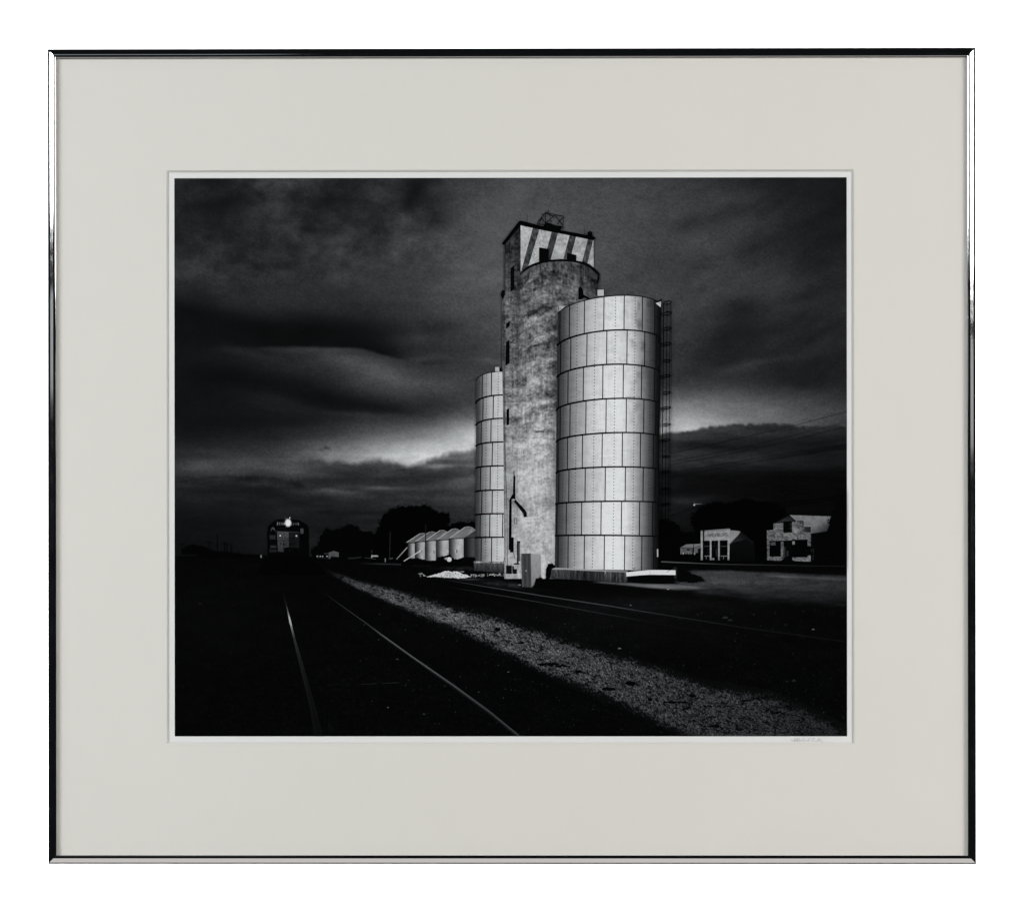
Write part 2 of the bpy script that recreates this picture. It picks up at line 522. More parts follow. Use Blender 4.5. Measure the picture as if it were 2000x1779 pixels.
def paint_sky(SX, SY):
    wx = SX + 26 * fbm(SX / 120, SY / 60, 4, 1); wy = SY + 13 * fbm(SX / 150, SY / 45, 4, 2)
    a = spline(ys, G, gy)                       # (rows, 14)
    T = spline(xs, a.T, gx).T.copy()
    # strokes: cx, cy, rx, ry, tilt deg, change
    for cx, cy, rx, ry, tl, dv in [
        (450, 622, 110, 22, 14, -8), (360, 592, 60, 20, 8, -6),
        (620, 681, 100, 6, 1, 16), (690, 702, 100, 14, 9, 12), (760, 735, 80, 20, 14, 22), (800, 662, 46, 9, -8, 12),
        (470, 690, 60, 8, 8, 10), (860, 643, 45, 18, 0, -14), (840, 682, 70, 6, 0, -12), (950, 700, 40, 8, 6, 12),
        (690, 785, 130, 22, 14, -9), (790, 808, 90, 16, 8, -8), (520, 780, 90, 14, 12, 9), (440, 740, 100, 30, 8, -4),
        (520, 800, 60, 8, 12, 6), (560, 830, 150, 12, 3, -5), (720, 812, 130, 7, 4, 10),
        (430, 385, 60, 40, 10, -6), (560, 400, 18, 34, 10, 12), (515, 360, 30, 12, 0, 8), (620, 390, 50, 26, -8, -8),
        (660, 425, 16, 12, 0, 9), (600, 440, 50, 9, 12, 9), (640, 455, 40, 9, 0, -9), (738, 452, 12, 9, -30, -8),
        (815, 378, 26, 34, 25, -18), (848, 428, 16, 26, 38, -13), (790, 400, 20, 20, 0, -8), (870, 370, 24, 30, 30, 10),
        (700, 480, 80, 22, 0, 6), (960, 520, 45, 10, -35, -8), (925, 440, 60, 60, 0, 6), (1045, 385, 14, 30, 25, -10),
        (1390, 470, 70, 30, -20, 8), (1375, 430, 50, 16, -20, -6), (1455, 490, 40, 22, -25, -10), (1560, 455, 50, 40, 0, -5),
        (1440, 610, 60, 22, 0, -14), (1410, 660, 46, 26, -10, -13), (1370, 600, 50, 30, 0, 6), (1520, 560, 50, 26, -35, 8),
        (1580, 570, 40, 16, -35, -8), (1540, 610, 40, 14, -25, 6), (1600, 680, 60, 14, -12, 8), (1480, 710, 90, 7, -8, 10),
        (1440, 725, 60, 8, -8, 14), (1390, 730, 30, 10, 0, -8), (1570, 745, 50, 14, 0, -9),
        
        (1340, 775, 30, 12, -25, -8),
        
        (800, 852, 90, 9, 3, -10), (640, 850, 60, 10, 0, -6),
        (400, 918, 70, 12, 2, 20), (520, 912, 60, 10, 8, 14), 
        
        (920, 930, 60, 14, 0, 8), (730, 956, 44, 6, -3, 22), (900, 940, 70, 7, -4, 14), (645, 966, 34, 6, -3, 26),
        (600, 960, 40, 8, 4, 6), (700, 955, 40, 7, 10, -10), (880, 966, 90, 8, -8, -14), (760, 980, 130, 9, 2, -8),
        (900, 992, 60, 6, 0, 6), (500, 955, 70, 12, 6, -8), (420, 960, 80, 8, 4, -6), (450, 978, 90, 6, 2, 4),
        (563, 1016, 34, 26, 0, 10), (400, 895, 60, 7, 4, -8), (470, 880, 80, 9, 6, -6),
         (1330, 976, 34, 7, 0, 18),
        (1520, 905, 90, 16, -6, 4), (1400, 850, 60, 8, -4, 6), (1330, 935, 60, 14, 0, -8),
    ]:
        c, s = math.cos(R(tl)), math.sin(R(tl))
        dx, dy = wx - cx, wy - cy
        A = (dx * c + dy * s) / rx; B = (-dx * s + dy * c) / ry
        T += dv * np.exp(-(A * A + B * B))
    def shelf(pts, target, fade, x0, x1, xe=40, soft=5, rag=3, seed=0):
        nonlocal T
        ye = curve(pts, SX) + rag * fbm(SX / 40, SY / 40, 3, seed)
        m = sstep(-soft, soft, ye - SY) * np.exp(-(np.clip(ye - SY, 0, 999) / fade) ** 1.6)
        m *= sstep(x0, x0 + xe, SX) * (1 - sstep(x1 - xe, x1, SX))
        T = T * (1 - m) + m * (target + 3 * fbm(SX / 60, SY / 20, 3, seed + 2))
    shelf([(430, 668), (500, 677), (540, 677.5), (607, 675), (650, 676), (703, 681), (771, 699), (830, 710), (900, 716)], 14, 38, 380, 900, 170, 4, 3, 61)
    shelf([(760, 702), (800, 708), (860, 705), (930, 698)], 56, 24, 760, 970, 60, 6, 4, 63)
    shelf([(341, 634), (420, 652), (470, 668)], 17, 30, 300, 520, 60, 10, 4, 65)
    # cloud banks with crisp upper edges
    def bank(pts, target, fade, x0, x1, soft=5, rag=7, seed=0, bot=8):
        nonlocal T
        ye = curve(pts, SX) + rag * (1.3 * fbm(SX / 22, SY / 30, 4, seed) + 0.9 * fbm(SX / 7, SY / 9, 3, seed + 1))
        m = sstep(-soft * 0.5, soft, SY - ye) * (1 - sstep(fade * 0.4, fade, SY - ye))
        m *= sstep(x0, x0 + 20, SX) * (1 - sstep(x1 - 12, x1, SX))
        T = T * (1 - m) + m * (target + 22 * fbm(SX / 40, SY / 9, 4, seed + 2))
    lo = spline(yl, GL, np.clip(gy, 820, 1112))
    LOW = spline(xs, lo.T, gx).T.copy()
    LOW *= 1 + 0.30 * fbm(SX / 60, SY / 9, 4, 66)
    for cx, cy, rx, ry, dv in [(645, 966, 40, 6, 28), (735, 956, 46, 6, 26), (900, 941, 60, 7, 20), (780, 930, 110, 6, -8), (560, 922, 46, 7, 20), (600, 940, 50, 6, -10), (880, 962, 80, 6, -12), (840, 972, 90, 5, 6), (1330, 976, 40, 7, 18)]:
        LOW += dv * np.exp(-((wx - cx) / rx) ** 2 - ((wy - cy) / ry) ** 2)
    for pts, x0, x1, soft, sd in [([(530, 912), (540, 905), (557, 894), (588, 889), (619, 886), (645, 896), (676, 899), (696, 898), (712, 893), (743, 891), (768, 897), (794, 903), (815, 902), (835, 894), (866, 885), (887, 878), (907, 874), (950, 875)], 520, 990, 13, 13),
                                  ([(1280, 846), (1312, 842), (1350, 840), (1369, 834), (1404, 830), (1433, 828), (1487, 826), (1538, 826), (1557, 830), (1576, 831), (1595, 829), (1614, 832), (1660, 831)], 1270, 1700, 6, 11)]:
        ye = curve(pts, SX) + (3.0 if sd == 11 else 6.0) * fbm(SX / 20, SY / 40, 3, sd) + (3.5 if sd == 11 else 3.0) * fbm(SX / 7, SY / 8, 3, sd + 1)
        m = sstep(-1.5, soft, SY - ye) * sstep(x0, x0 + (24 if sd == 11 else 90), SX) * (1 - sstep(x1 - 12, x1, SX))
        T = T * (1 - m) + m * LOW
    T += 52 * np.exp(-((wx - 842) / 30) ** 2 - ((wy - 909) / 5) ** 2)
    mid = sstep(930, 1000, SX) * (1 - sstep(1240, 1290, SX))
    T = T * (1 - mid * sstep(890, 930, SY)) + LOW * mid * sstep(890, 930, SY)
    bank([(341, 929), (400, 931), (445, 928), (470, 930), (490, 929), (540, 934), (600, 938)], 36, 24, 330, 600, 4, 5, 17)
    bank([(620, 877), (632, 874), (645, 872), (652, 878)], 84, 9, 615, 652, 3, 5, 19)
    tl = (1 - sstep(520, 640, SY + 0.12 * (SX - 341))) * (1 - sstep(780, 1000, SX))
    T *= 1 + 0.13 * fbm(SX / 70, SY / 26, 5, 21) + 0.06 * fbm(SX / 14, SY / 9, 3, 22)
    T *= 1 + tl * (0.46 * fbm(wx / 44, wy / 34, 5, 23) + 0.20 * fbm(wx / 18, wy / 15, 4, 26))
    rt = sstep(1250, 1380, SX) * (1 - sstep(690, 800, SY))
    rot = (SX * 0.83 - SY * 0.55, SX * 0.55 + SY * 0.83)
    T *= 1 + rt * 0.20 * fbm(rot[0] / 90, rot[1] / 26, 5, 24)
    T *= 1 + 0.12 * sstep(860, 900, SY) * fbm(SX / 90, SY / 9, 4, 25)
    g = rng.normal(0, 1, T.shape); g2 = rng.normal(0, 1, T.shape)
    T += (g + np.roll(g, 1, 1) * 0.5 + np.roll(g2, 1, 0) * 0.4) * np.clip(T / 60, 0.3, 1.1) * 3.2
    # the thin rebate of the negative at the edges
    T = np.where(SY < 930, np.maximum(T, 11 + g * 1.0), T)
    return np.clip(T, 4, 235)


sky_t = paint_sky(SX, SY)
Ink('printed_sky').grid(SX, SY, sky_t).done()


def sky_at(x, y):
    return sky_t[int(np.clip((y - Y0) / (1112 - Y0) * (len(gy) - 1), 0, len(gy) - 1)), int(np.clip((x - X0) / (X1 - X0) * (len(gx) - 1), 0, len(gx) - 1))]


# ------------------------------------------------------------------ ground
hor = [(341, 1084), (470, 1084), (600, 1088), (760, 1092), (930, 1096), (1300, 1092), (1400, 1096), (1654, 1100)]
nvg = 190
gxx = np.linspace(X0, X1, 690)
vv_ = np.linspace(0, 1, nvg)
GX = np.repeat(gxx[None, :], nvg, 0)
top = curve(hor, gxx)
GY = top[None, :] + vv_[:, None] * (Y1 - top)[None, :]


def paint_ground(X, Y):
    depth = np.clip((Y - 1090) / 350, 0.02, 1)
    T = 5.5 + 0 * X
    T += 3.2 * sstep(1130, 1010, Y - 0.0 * X) * 0
    # ground between track and strip, gently lit towards the elevator
    T += 5 * np.exp(-(((X - 1180) / 330) ** 2 + ((Y - 1215) / 45) ** 2))
    T += 12 * np.exp(-(((X - 1260) / 150) ** 2 + ((Y - 1180) / 15) ** 2)) * (0.7 + 0.6 * fbm(X / 9, Y / 3, 3, 34))
    T += 3 * np.exp(-(((X - 420) / 150) ** 2 + ((Y - 1200) / 90) ** 2))
    # yard on the right
    yt = curve([(1310, 1112), (1376, 1113), (1430, 1114), (1500, 1117), (1654, 1124)], X)
    yb = curve([(1150, 1139), (1230, 1146), (1300, 1151), (1330, 1154), (1400, 1162), (1480, 1174), (1654, 1184)], X)
    lot = sstep(-2, 4, Y - yt - 1.5 * fbm(X / 12, Y / 8, 3, 35)) * (1 - sstep(-16, 8, Y - yb + 9 * fbm(X / 30, Y / 5, 3, 36)))
    lot *= sstep(1318, 1352, X + 12 * fbm(X / 15, Y / 5, 3, 39) + (Y - 1128) * 1.3)
    tone = curve([(1300, 92), (1340, 78), (1420, 66), (1500, 58), (1600, 50), (1654, 44)], X) * (1 - 0.45 * sstep(1128, 1172, Y - 0.03 * (X - 1400)))
    T = T * (1 - lot) + lot * tone * (0.95 + 0.16 * fbm(X / 40, Y / 5, 3, 37) + 0.20 * fbm(X / 9, Y / 2.0, 3, 38) + 0.22 * (rng.random(X.shape) - 0.5))
    # pale tyre line
    ln = np.exp(-((Y - curve([(1490, 1124.5), (1560, 1127), (1654, 1132)], X)) / 1.8) ** 2) * sstep(1485, 1510, X)
    T += 26 * ln
    # concrete pad before the tall bin
    pad = sstep(-1, 2, Y - curve([(1150, 1134), (1220, 1137), (1310, 1140), (1372, 1146)], X)) * (1 - sstep(-2, 2, Y - curve([(1150, 1136), (1205, 1141), (1270, 1148), (1322, 1151.5), (1385, 1150)], X))) * sstep(1148, 1175, X) * (1 - sstep(1345, 1395, X))
    T = T * (1 - pad) + pad * (100 + 22 * fbm(X / 30, Y / 3, 3, 40))
    # pale path lines far off
    for pts, tn, wd in [([(690, 1099), (760, 1101.5), (810, 1103), (860, 1104)], 46, 1.3), ([(610, 1104.5), (650, 1112)], 9, 2.5)]:
        xa, xb = pts[0][0], pts[-1][0]
        T += tn * np.exp(-((Y - curve(pts, X)) / wd) ** 2) * sstep(xa, xa + 60, X) * (1 - sstep(xb - 40, xb, X))
    # dirt in front of the elevator
    T += 46 * np.exp(-(((X - 985) / 48) ** 2 + ((Y - 1141 - 0.10 * (X - 985)) / 5) ** 2)) * (0.8 + 0.9 * fbm(X / 12, Y / 3, 3, 41))
    T += 34 * np.exp(-(((X - 905) / 40) ** 2 + ((Y - 1110) / 3.5) ** 2)) * (0.7 + fbm(X / 12, Y / 3, 3, 42))
    T += 60 * np.exp(-(((X - 915) / 22) ** 2 + ((Y - 1131) / 1.6) ** 2))
    # speckle of ballast
    s = rng.random(X.shape)
    T += 5.0 * (rng.random(X.shape) - 0.45) * (0.4 + depth)
    T += np.where(s > 0.88, (s - 0.88) * 130, 0) * (0.5 + depth * 0.8) * (0.6 + fbm(X / 60, Y / 30, 3, 43) * 0.8) * np.where(X < 640, 0.5, 1.0)
    T *= 1 + 0.25 * fbm(X / 40, Y / 14, 4, 44)
    # under the track the sleepers nearly vanish
    tl = curve([(1130, 553), (1212, 566), (1290, 586), (1346, 601), (1437, 620)], Y[:, 0])[:, None] if False else None
    return np.clip(T, 3, 200)


gr = Ink('printed_ground')
gr.grid(GX, GY, paint_ground(GX, GY))
# sparse pale stones
px = rng.uniform(X0 + 4, X1 - 4, 520); py = 1180 + 255 * rng.random(520) ** 0.8
gr.dots(px, py, rng.uniform(0.5, 1.15, 520), rng.uniform(22, 70, 520) * np.where(px < 700, 0.6, 1))
for x, y, r, t in [(1210, 1266, 3, 120), (1232, 1182, 1.8, 130), (1416, 1206, 6, 42), (1426, 1211, 5, 36), (1588, 1229, 3, 95), (1472, 1200, 1.6, 60),
                   (776, 1287, 3, 60), (758, 1381, 1.6, 130), (828, 1394, 2.6, 70), (993, 1312, 1.8, 110), (935, 1351, 1.3, 100), (610, 1407, 1.2, 60), (390, 1178, 4, 26),
                   (1534, 1220, 3.5, 30), (1550, 1329, 4, 40), (1290, 1405, 4, 95), (1305, 1150.5, 2.5, 150), (1015, 1142, 3, 130)]:
    gr.poly([(x - r, y + r * .3), (x - r * .3, y - r * .45), (x + r * .8, y - r * .3), (x + r, y + r * .3)], t)
for x0_, x1_, y_, t in [(705, 735, 1336, 34), (746, 780, 1334, 38), (520, 640, 1120, 8)]:
    gr.line([(x0_, y_), (x1_, y_ - 1.5)], 1.0, t)
gr.done()

# pale gravel strip between the tracks
up_e = [(603, 1104), (640, 1114), (664, 1121), (700, 1134), (760, 1150), (866, 1182), (1000, 1220), (1134, 1262), (1234, 1292), (1368, 1337), (1440, 1350), (1502, 1360), (1580, 1392), (1654, 1430)]
lo_e = [(603, 1106), (640, 1119), (664, 1131), (700, 1150), (760, 1175), (832, 1205), (900, 1229), (1000, 1279), (1100, 1326), (1201, 1366), (1268, 1397), (1335, 1430), (1345, 1437), (1654, 1437)]
nu = 620
ux = np.linspace(603, X1, nu)
mg = np.interp(ux, [603, 680, 900, 1654], [1, 3, 9, 15])
ue = curve(up_e, ux) - mg; le_raw = np.where(ux > 1335, 1430 + (ux - 1335) * 0.48, curve(lo_e, ux)) + mg
le = np.minimum(le_raw, 1437.4)
nv = 84
vv_ = np.linspace(0, 1, nv)[:, None]
PX = np.repeat(ux[None, :], nv, 0); PY = ue[None, :] + vv_ * (le - ue)[None, :]


def paint_gravel(X, Y):
    ww = (le - ue)[None, :]
    d = np.minimum(Y - ue[None, :], le_raw[None, :] - Y)
    n = fbm(X / 26, Y / 9, 4, 50)
    edge = sstep(0, 1, (d + 0.55 * mg * n) / (2.0 * mg)) ** 1.3
    s = rng.random(X.shape); s2 = rng.random(X.shape)
    base = curve([(603, 8), (650, 20), (672, 52), (700, 68), (760, 78), (900, 82), (1000, 78), (1100, 68), (1200, 62), (1350, 52), (1500, 44), (1654, 32)], X)
    t = base * (0.22 + 1.45 * s ** 1.4) * (1 + 0.30 * n)
    hole = vn(X / 4.2, Y / 2.3, 53) * 0.6 + vn(X / 8, Y / 3.4, 54) * 0.4
    t *= np.where(hole > 0.66, 0.35, 1.0)
    t += np.where(s2 > 0.975, 70, 0) * base / 80
    dark = 6 + 8 * s
    keepmask = s2 < edge * 1.15
    return np.clip(np.where(keepmask, t * (0.55 + 0.45 * edge), dark), 4, 190)


gs = Ink('printed_gravel_strip')
gs.grid(PX, PY, paint_gravel(PX, PY))
for x, y, rx, ry in [(973, 1229, 6, 4), (905, 1233, 9, 2.5), (1072, 1297, 22, 3), (1100, 1300, 16, 2.2), (1232, 1334, 11, 4.5), (1270, 1366, 5, 3.5), (1318, 1371, 26, 1.8), (1016, 1255, 8, 2), (890, 1196, 8, 1.6),
                     (1190, 1345, 14, 3), (1352, 1358, 10, 2.5), (1455, 1368, 12, 2), (1516, 1391, 14, 2), (1395, 1418, 12, 3), (832, 1184, 9, 1.5), (1130, 1312, 10, 2.5)]:
    a = np.linspace(0, 2 * math.pi, 18, endpoint=False)
    gs.poly(rough(np.stack([x + rx * np.cos(a), y + ry * np.sin(a)], -1), 1.6, 1.5, int(x)), 6)
gs.done()


# ------------------------------------------------------------------ rails
def rail(le, re, tones):
    le = np.array(le, float); re = np.array(re, float)
    n = 70
    t = np.linspace(0, 1, n)
    k = np.linspace(0, 1, len(le))
    a = np.stack([np.interp(t, k, le[:, i]) for i in (0, 1)], -1); b = np.stack([np.interp(t, k, re[:, i]) for i in (0, 1)], -1)
    q = np.linspace(0, 1, 5)
    PXr = a[:, :1] * (1 - q) + b[:, :1] * q; PYr = a[:, 1:] * (1 - q) + b[:, 1:] * q
    tn = curve(tones, PYr[:, 0])
    return PXr, PYr, tn


px_, py_, tn = rail([(552, 1156), (561, 1192), (565, 1212), (573, 1247), (583, 1290), (597, 1346), (607, 1390), (614, 1437.4)],
                    [(553.6, 1156), (563, 1192), (568, 1212), (577, 1247), (590, 1290), (606, 1346), (619, 1390), (631, 1437.4)],
                    [(1156, 10), (1180, 34), (1195, 110), (1205, 190), (1215, 200), (1228, 110), (1245, 52), (1290, 28), (1346, 20), (1437, 13)])
prof = np.array([1.15, 0.95, 0.75, 0.8, 1.2])
Ink('printed_rail').grid(px_, py_, tn[:, None] * prof).done()
px_, py_, tn = rail([(604, 1134), (660, 1176.6), (716, 1215.8), (746, 1238), (806, 1281), (889, 1338), (959, 1389), (1018, 1437.4)],
                    [(603.5, 1135), (659, 1179), (714, 1219.4), (743, 1242.5), (803.4, 1286), (885, 1344.6), (954, 1396.6), (1004, 1437.4)],
                    [(1134, 10), (1160, 26), (1180, 46), (1220, 56), (1245, 92), (1290, 92), (1340, 74), (1390, 60), (1437, 58)])
prof = np.array([0.8, 1.0, 0.40, 0.22, 0.12])
Ink('printed_rail').grid(px_, py_, tn[:, None] * prof).done()
Ink('printed_rail').line([(770, 1116), (860, 1130), (940, 1144), (1015, 1156), (1060, 1163.5), (1180, 1181.5), (1300, 1201), (1450, 1225), (1654, 1253.5)],
                         [1, 1.2, 1.6, 1.8, 1.9, 1.9, 1.8, 1.6, 1.5], [7, 14, 54, 62, 62, 64, 38, 24, 20]).done()
Ink('printed_rail').line([(800, 1134), (870, 1145), (946, 1157.5), (992, 1165), (1060, 1177), (1160, 1195), (1270, 1214.5), (1480, 1253.5), (1654, 1285)],
                         [1, 1.1, 1.4, 1.5, 1.6, 1.6, 1.5, 1.3, 1.2], [6, 10, 40, 48, 42, 40, 18, 11, 9]).done()

# ------------------------------------------------------------------ far left: treeline, poles
Ink('printed_tree').poly(rough([(353, 1088), (357, 1072), (362, 1066), (372, 1063), (382, 1064), (398, 1066), (408, 1071), (418, 1075), (440, 1077), (470, 1081), (520, 1084), (520, 1089)], 1.4, 2, 3), 4).done()
for x, yt, yb, bar in [(355, 1061, 1086, 5), (408.5, 1057, 1080, 8), (424.5, 1042, 1080, 0), (438.6, 1059, 1082, 7), (443.5, 1062, 1082, 5), (452, 1062, 1082, 4), (466, 1074, 1084, 0)]:
    k = Ink('printed_utility_pole').line([(x, yt), (x, yb)], 1.5 if x != 424.5 else 1.3, 5)
    if bar: k.line([(x - bar, yt + 1), (x + bar, yt + 1)], 1.1, 6)
    k.done()
Ink('printed_marker_post').rect(509, 1083.5, 511, 1088.5, 130).done()
gl = Ink('printed_field_line').line([(344, 1084), (384, 1084)], 2.2, 16); gl.done()

def tree(pts, amp, seed, freq, tone, base):
    """crown outline with leaf sprays straying beyond it"""
    k = Ink('printed_tree')
    o = rough(pts, amp, 2.0, seed, freq)
    k.poly(o, tone)
    r2 = np.random.default_rng(seed)
    i_ = r2.integers(0, len(o), len(o) * 3)
    q = o[i_] + r2.normal(0, 2.0, (len(i_), 2)) + np.array([0, 0.5])
    q = q[q[:, 1] < base]
    k.dots(q[:, 0], q[:, 1], r2.uniform(0.5, 1.7, len(q)), tone)
    k.done()


# ------------------------------------------------------------------ trees
t2 = [(605, 1094), (611, 1075), (622, 1062), (626, 1050), (630.6, 1040), (638.7, 1032), (648.6, 1035), (660, 1033), (670, 1032), (674.7, 1025.8), (683.7, 1024), (688, 1027.6), (694.5, 1027.6), (701.7, 1034), (712, 1038), (722.4, 1039), (730, 1046), (735, 1094)]
tree(t2, 2.2, 5, 0.5, 4.5, 1080)
t1 = [(724, 1098), (726, 1056), (730.5, 1044.7), (739.5, 1036.6), (743, 1020), (747.6, 1008.7), (756.6, 1000.6), (766.5, 993.4), (780, 991), (796, 988), (810, 988.5), (828.4, 986.7), (833, 987.6), (840, 991), (846.4, 997), (859, 1001), (871.6, 1003.4), (877, 1007), (879.7, 1016), (875, 1022), (874, 1028), (876, 1098)]
tree(t1, 2.4, 8, 0.55, 3.2, 1080)
tree([(868, 1098), (872, 1030), (886, 1022), (899.5, 1019.6), (913, 1020.5), (920, 1019), (936, 1024), (940, 1098)], 1.6, 9, 0.5, 4, 1060)
t3 = [(1280, 1100), (1282, 1020), (1290, 1017), (1305, 1015.7), (1325, 1024), (1328, 1034), (1335, 1041), (1350, 1040), (1372, 1046), (1376, 1100)]
tree(t3, 2.2, 12, 0.5, 3.5, 1080)
t4 = [(1362, 1098), (1362, 1040), (1356, 1028), (1351.8, 1024), (1350.8, 1011.8), (1355.6, 1005), (1363, 996.6), (1376.5, 988), (1388.8, 983.3), (1401, 980.5), (1413.5, 984), (1433.5, 982), (1452.5, 977.6), (1464, 976.6), (1476, 980.5), (1490.5, 982.4), (1512, 983.4), (1522, 988), (1530, 994), (1540, 1006), (1560, 1030), (1570, 1100)]
tree(t4, 2.4, 14, 0.55, 3, 1080)

# low buildings in front of the far trees
sh = Ink('printed_shed')
sh.poly([(642, 1079), (652, 1075.5), (662, 1078.5), (662, 1087.5), (651, 1087), (648, 1086), (645, 1091), (642, 1091)], [78, 84, 82, 78, 74, 60, 66, 76])
sh.line([(633, 1081), (641, 1080.4)], 1.6, 62)
sh.done()
vh = Ink('printed_parked_car')
for x, y in [(620, 1086), (626, 1086), (630.5, 1086), (639, 1086)]:
    vh.rect(x - 1.4, y - 1.2, x + 1.4, y + 1.2, 150)
vh.line([(618, 1089.5), (640, 1090)], 1.2, 34).done()
hs = Ink('printed_farm_clutter')
hs.poly([(725, 1090), (726, 1083), (731, 1084.5), (735, 1083.5), (740, 1085.5), (738, 1087), (729, 1087)], 150)
hs.line([(680, 1090), (701, 1089)], 3, 32).line([(701, 1088), (706, 1087.5)], 1.2, 50).line([(713, 1089), (735, 1091.5)], 1.4, 44)
hs.rect(752, 1090, 753.8, 1097, 120).line([(760, 1091), (768, 1089.6)], 1.6, 84)
hs.line([(726, 1079), (727, 1074)], 1, 60).done()
Ink('printed_utility_pole').line([(762.6, 1038), (761, 1094)], 1.6, 34).done()

# ------------------------------------------------------------------ round grain bins
bins = [  # eave-left, cap-left, cap-right, next x, body x0 x1, eave y, bottom y, tone
    ((793.3, 1059.7), (821, 1041.8), (832, 1041.5), (812, 1058), 796.5, 812, 1060.5, 1090, 128, (1, 1)),
    ((810.4, 1058), (839, 1039), (850, 1038.8), (831, 1056), 811, 831, 1058, 1092, 132, (1, 1)),
    ((830.6, 1056), (860, 1035.8), (870, 1035.8), (853, 1054), 831, 852, 1056, 1094.5, 140, (1, 1)),
    ((852, 1054.5), (884, 1033), (895, 1033), (878, 1052), 852.4, 877, 1054.5, 1092, 140, (1, 1)),
    ((877, 1051.6), (909.5, 1029), (921.5, 1029), (932, 1050), 877.5, 906, 1052, 1092, 145, (1, 1)),
    ((907.5, 1049.5), (928.5, 1036), (934, 1035), (934, 1050), 906.7, 934, 1050.5, 1095, 56, (1, 1))]
for i, (el, cl, cr, nx, b0, b1, ey, by, tn, _) in enumerate(bins):
    k = Ink('printed_grain_bin')
    n = 16
    last = i == 5

    def body(x, y, u, v, tn=tn, i=i):
        sh_ = 0.28 + 0.95 * sstep(0.0, 0.75, u + 0.05) - 0.22 * sstep(0.85, 1.0, u)
        ribs = 1 + 0.05 * np.sin(y * 2.1)
        return tn * sh_ * ribs * (1 + 0.16 * fbm(x / 5, y / 9, 3, 60 + i)) * (1 - 0.35 * sstep(0.75, 1, v) * (i in (3, 5)))
    k.quad((b0, ey), (b1, ey - 1), (b1, by), (b0, by), body, 1.5)
    rt = 150 if not last else 78
    k.poly([el, cl, ((cl[0] + cr[0]) / 2, cl[1] - 1.2), cr, (cr[0] + (10 if i == 4 else 7), cr[1] + (6 if i == 4 else 4)), (nx[0] + (22 if i < 4 else 2), ey - 1), (b1, ey - 1)],
           [rt, rt, rt * .8, rt * .8, rt * .7, rt * .7, rt * .75])
    for q in np.linspace(0.05, 1, 8):
        xb = el[0] + (b1 - el[0]) * q
        k.line([(cl[0] + (cr[0] - cl[0]) * q, cl[1] + 0.5), (xb + 1, ey - 0.6)], 0.8, 62 if not last else 36, up=(q < 0.06))
    k.line([el, cl], 1.0, rt + 35)
    k.line([el, (b1, ey - 0.6)], 1.6, 20)
    k.line([(b0 + 0.2, ey), (b0 + 0.2, by)], 1.2, 14)
    k.done()
k = Ink('printed_bin_hatch'); k.poly([(843, 1078), (847.5, 1074.5), (847.5, 1080), (843, 1080)], 170).rect(847.4, 1074.5, 848.6, 1080.5, 25).done()
k = Ink('printed_bin_hatch'); k.rect(889, 1073, 892, 1079, 165).rect(892, 1073, 893.6, 1079.5, 25).done()
Ink('printed_utility_pole').line([(831.8, 1024), (831.8, 1088)], 1.9, [30, 12]).done()
Ink('printed_auger').line([(774.8, 1092), (796, 1068.6)], 1.9, [110, 150]).rect(796, 1066.5, 798, 1078, 12).done()
Ink('printed_auger').line([(789, 1095.6), (824, 1074)], 2.0, [150, 205]).rect(823.6, 1074, 825, 1078, 18).done()
Ink('printed_shrubs').poly(rough([(785, 1100), (790, 1096), (805, 1092), (815, 1089), (826, 1092), (832, 1095), (850, 1094.5), (856, 1088), (866, 1086.5), (874, 1084), (880, 1083), (888, 1092), (895, 1093), (905, 1088), (930, 1088), (930, 1104), (785, 1104)], 1.6, 1.8, 31, 0.6), 4).done()
k = Ink('printed_tank'); k.disc(877.8, 1092.3, 4.8, 4.6, 200).poly([(868, 1090), (873, 1088), (875, 1092), (870, 1093)], 150).rect(874, 1074, 876.4, 1079, 190).done()

# pile of white gravel
k = Ink('printed_gravel_pile')
pile = [(834, 1126), (842, 1123.5), (850, 1122), (858, 1119.5), (866, 1116), (877, 1115), (882, 1116.4), (889, 1115.4), (898, 1117), (904, 1120.4), (913, 1123), (922, 1126), (912, 1128), (895, 1129), (868, 1127.7), (850, 1126.2), (838, 1127)]
k.poly(rough(pile, 1.1, 1.6, 33, 0.7), 205)
n = 120
qx = rng.normal(878, 17, n); qy = rng.uniform(1117, 1128, n)
ok = (np.abs(qx - 878) < 40) & (qy > 1115.5 + np.abs(qx - 880) * 0.24) & (qy < 1128)
k.dots(qx[ok], qy[ok], 0.8, 110)
qx = np.concatenate([rng.uniform(818, 836, 16), rng.uniform(920, 947, 34), rng.uniform(950, 985, 34)])
qy = np.concatenate([rng.uniform(1119.5, 1126, 16), rng.uniform(1121.5, 1126, 34), rng.uniform(1120, 1124.4, 34)])
k.dots(qx, qy, rng.uniform(0.7, 1.6, len(qx)), rng.uniform(110, 200, len(qx)))
k.line([(899, 1116), (907, 1116.4)], 1.4, 150).done()

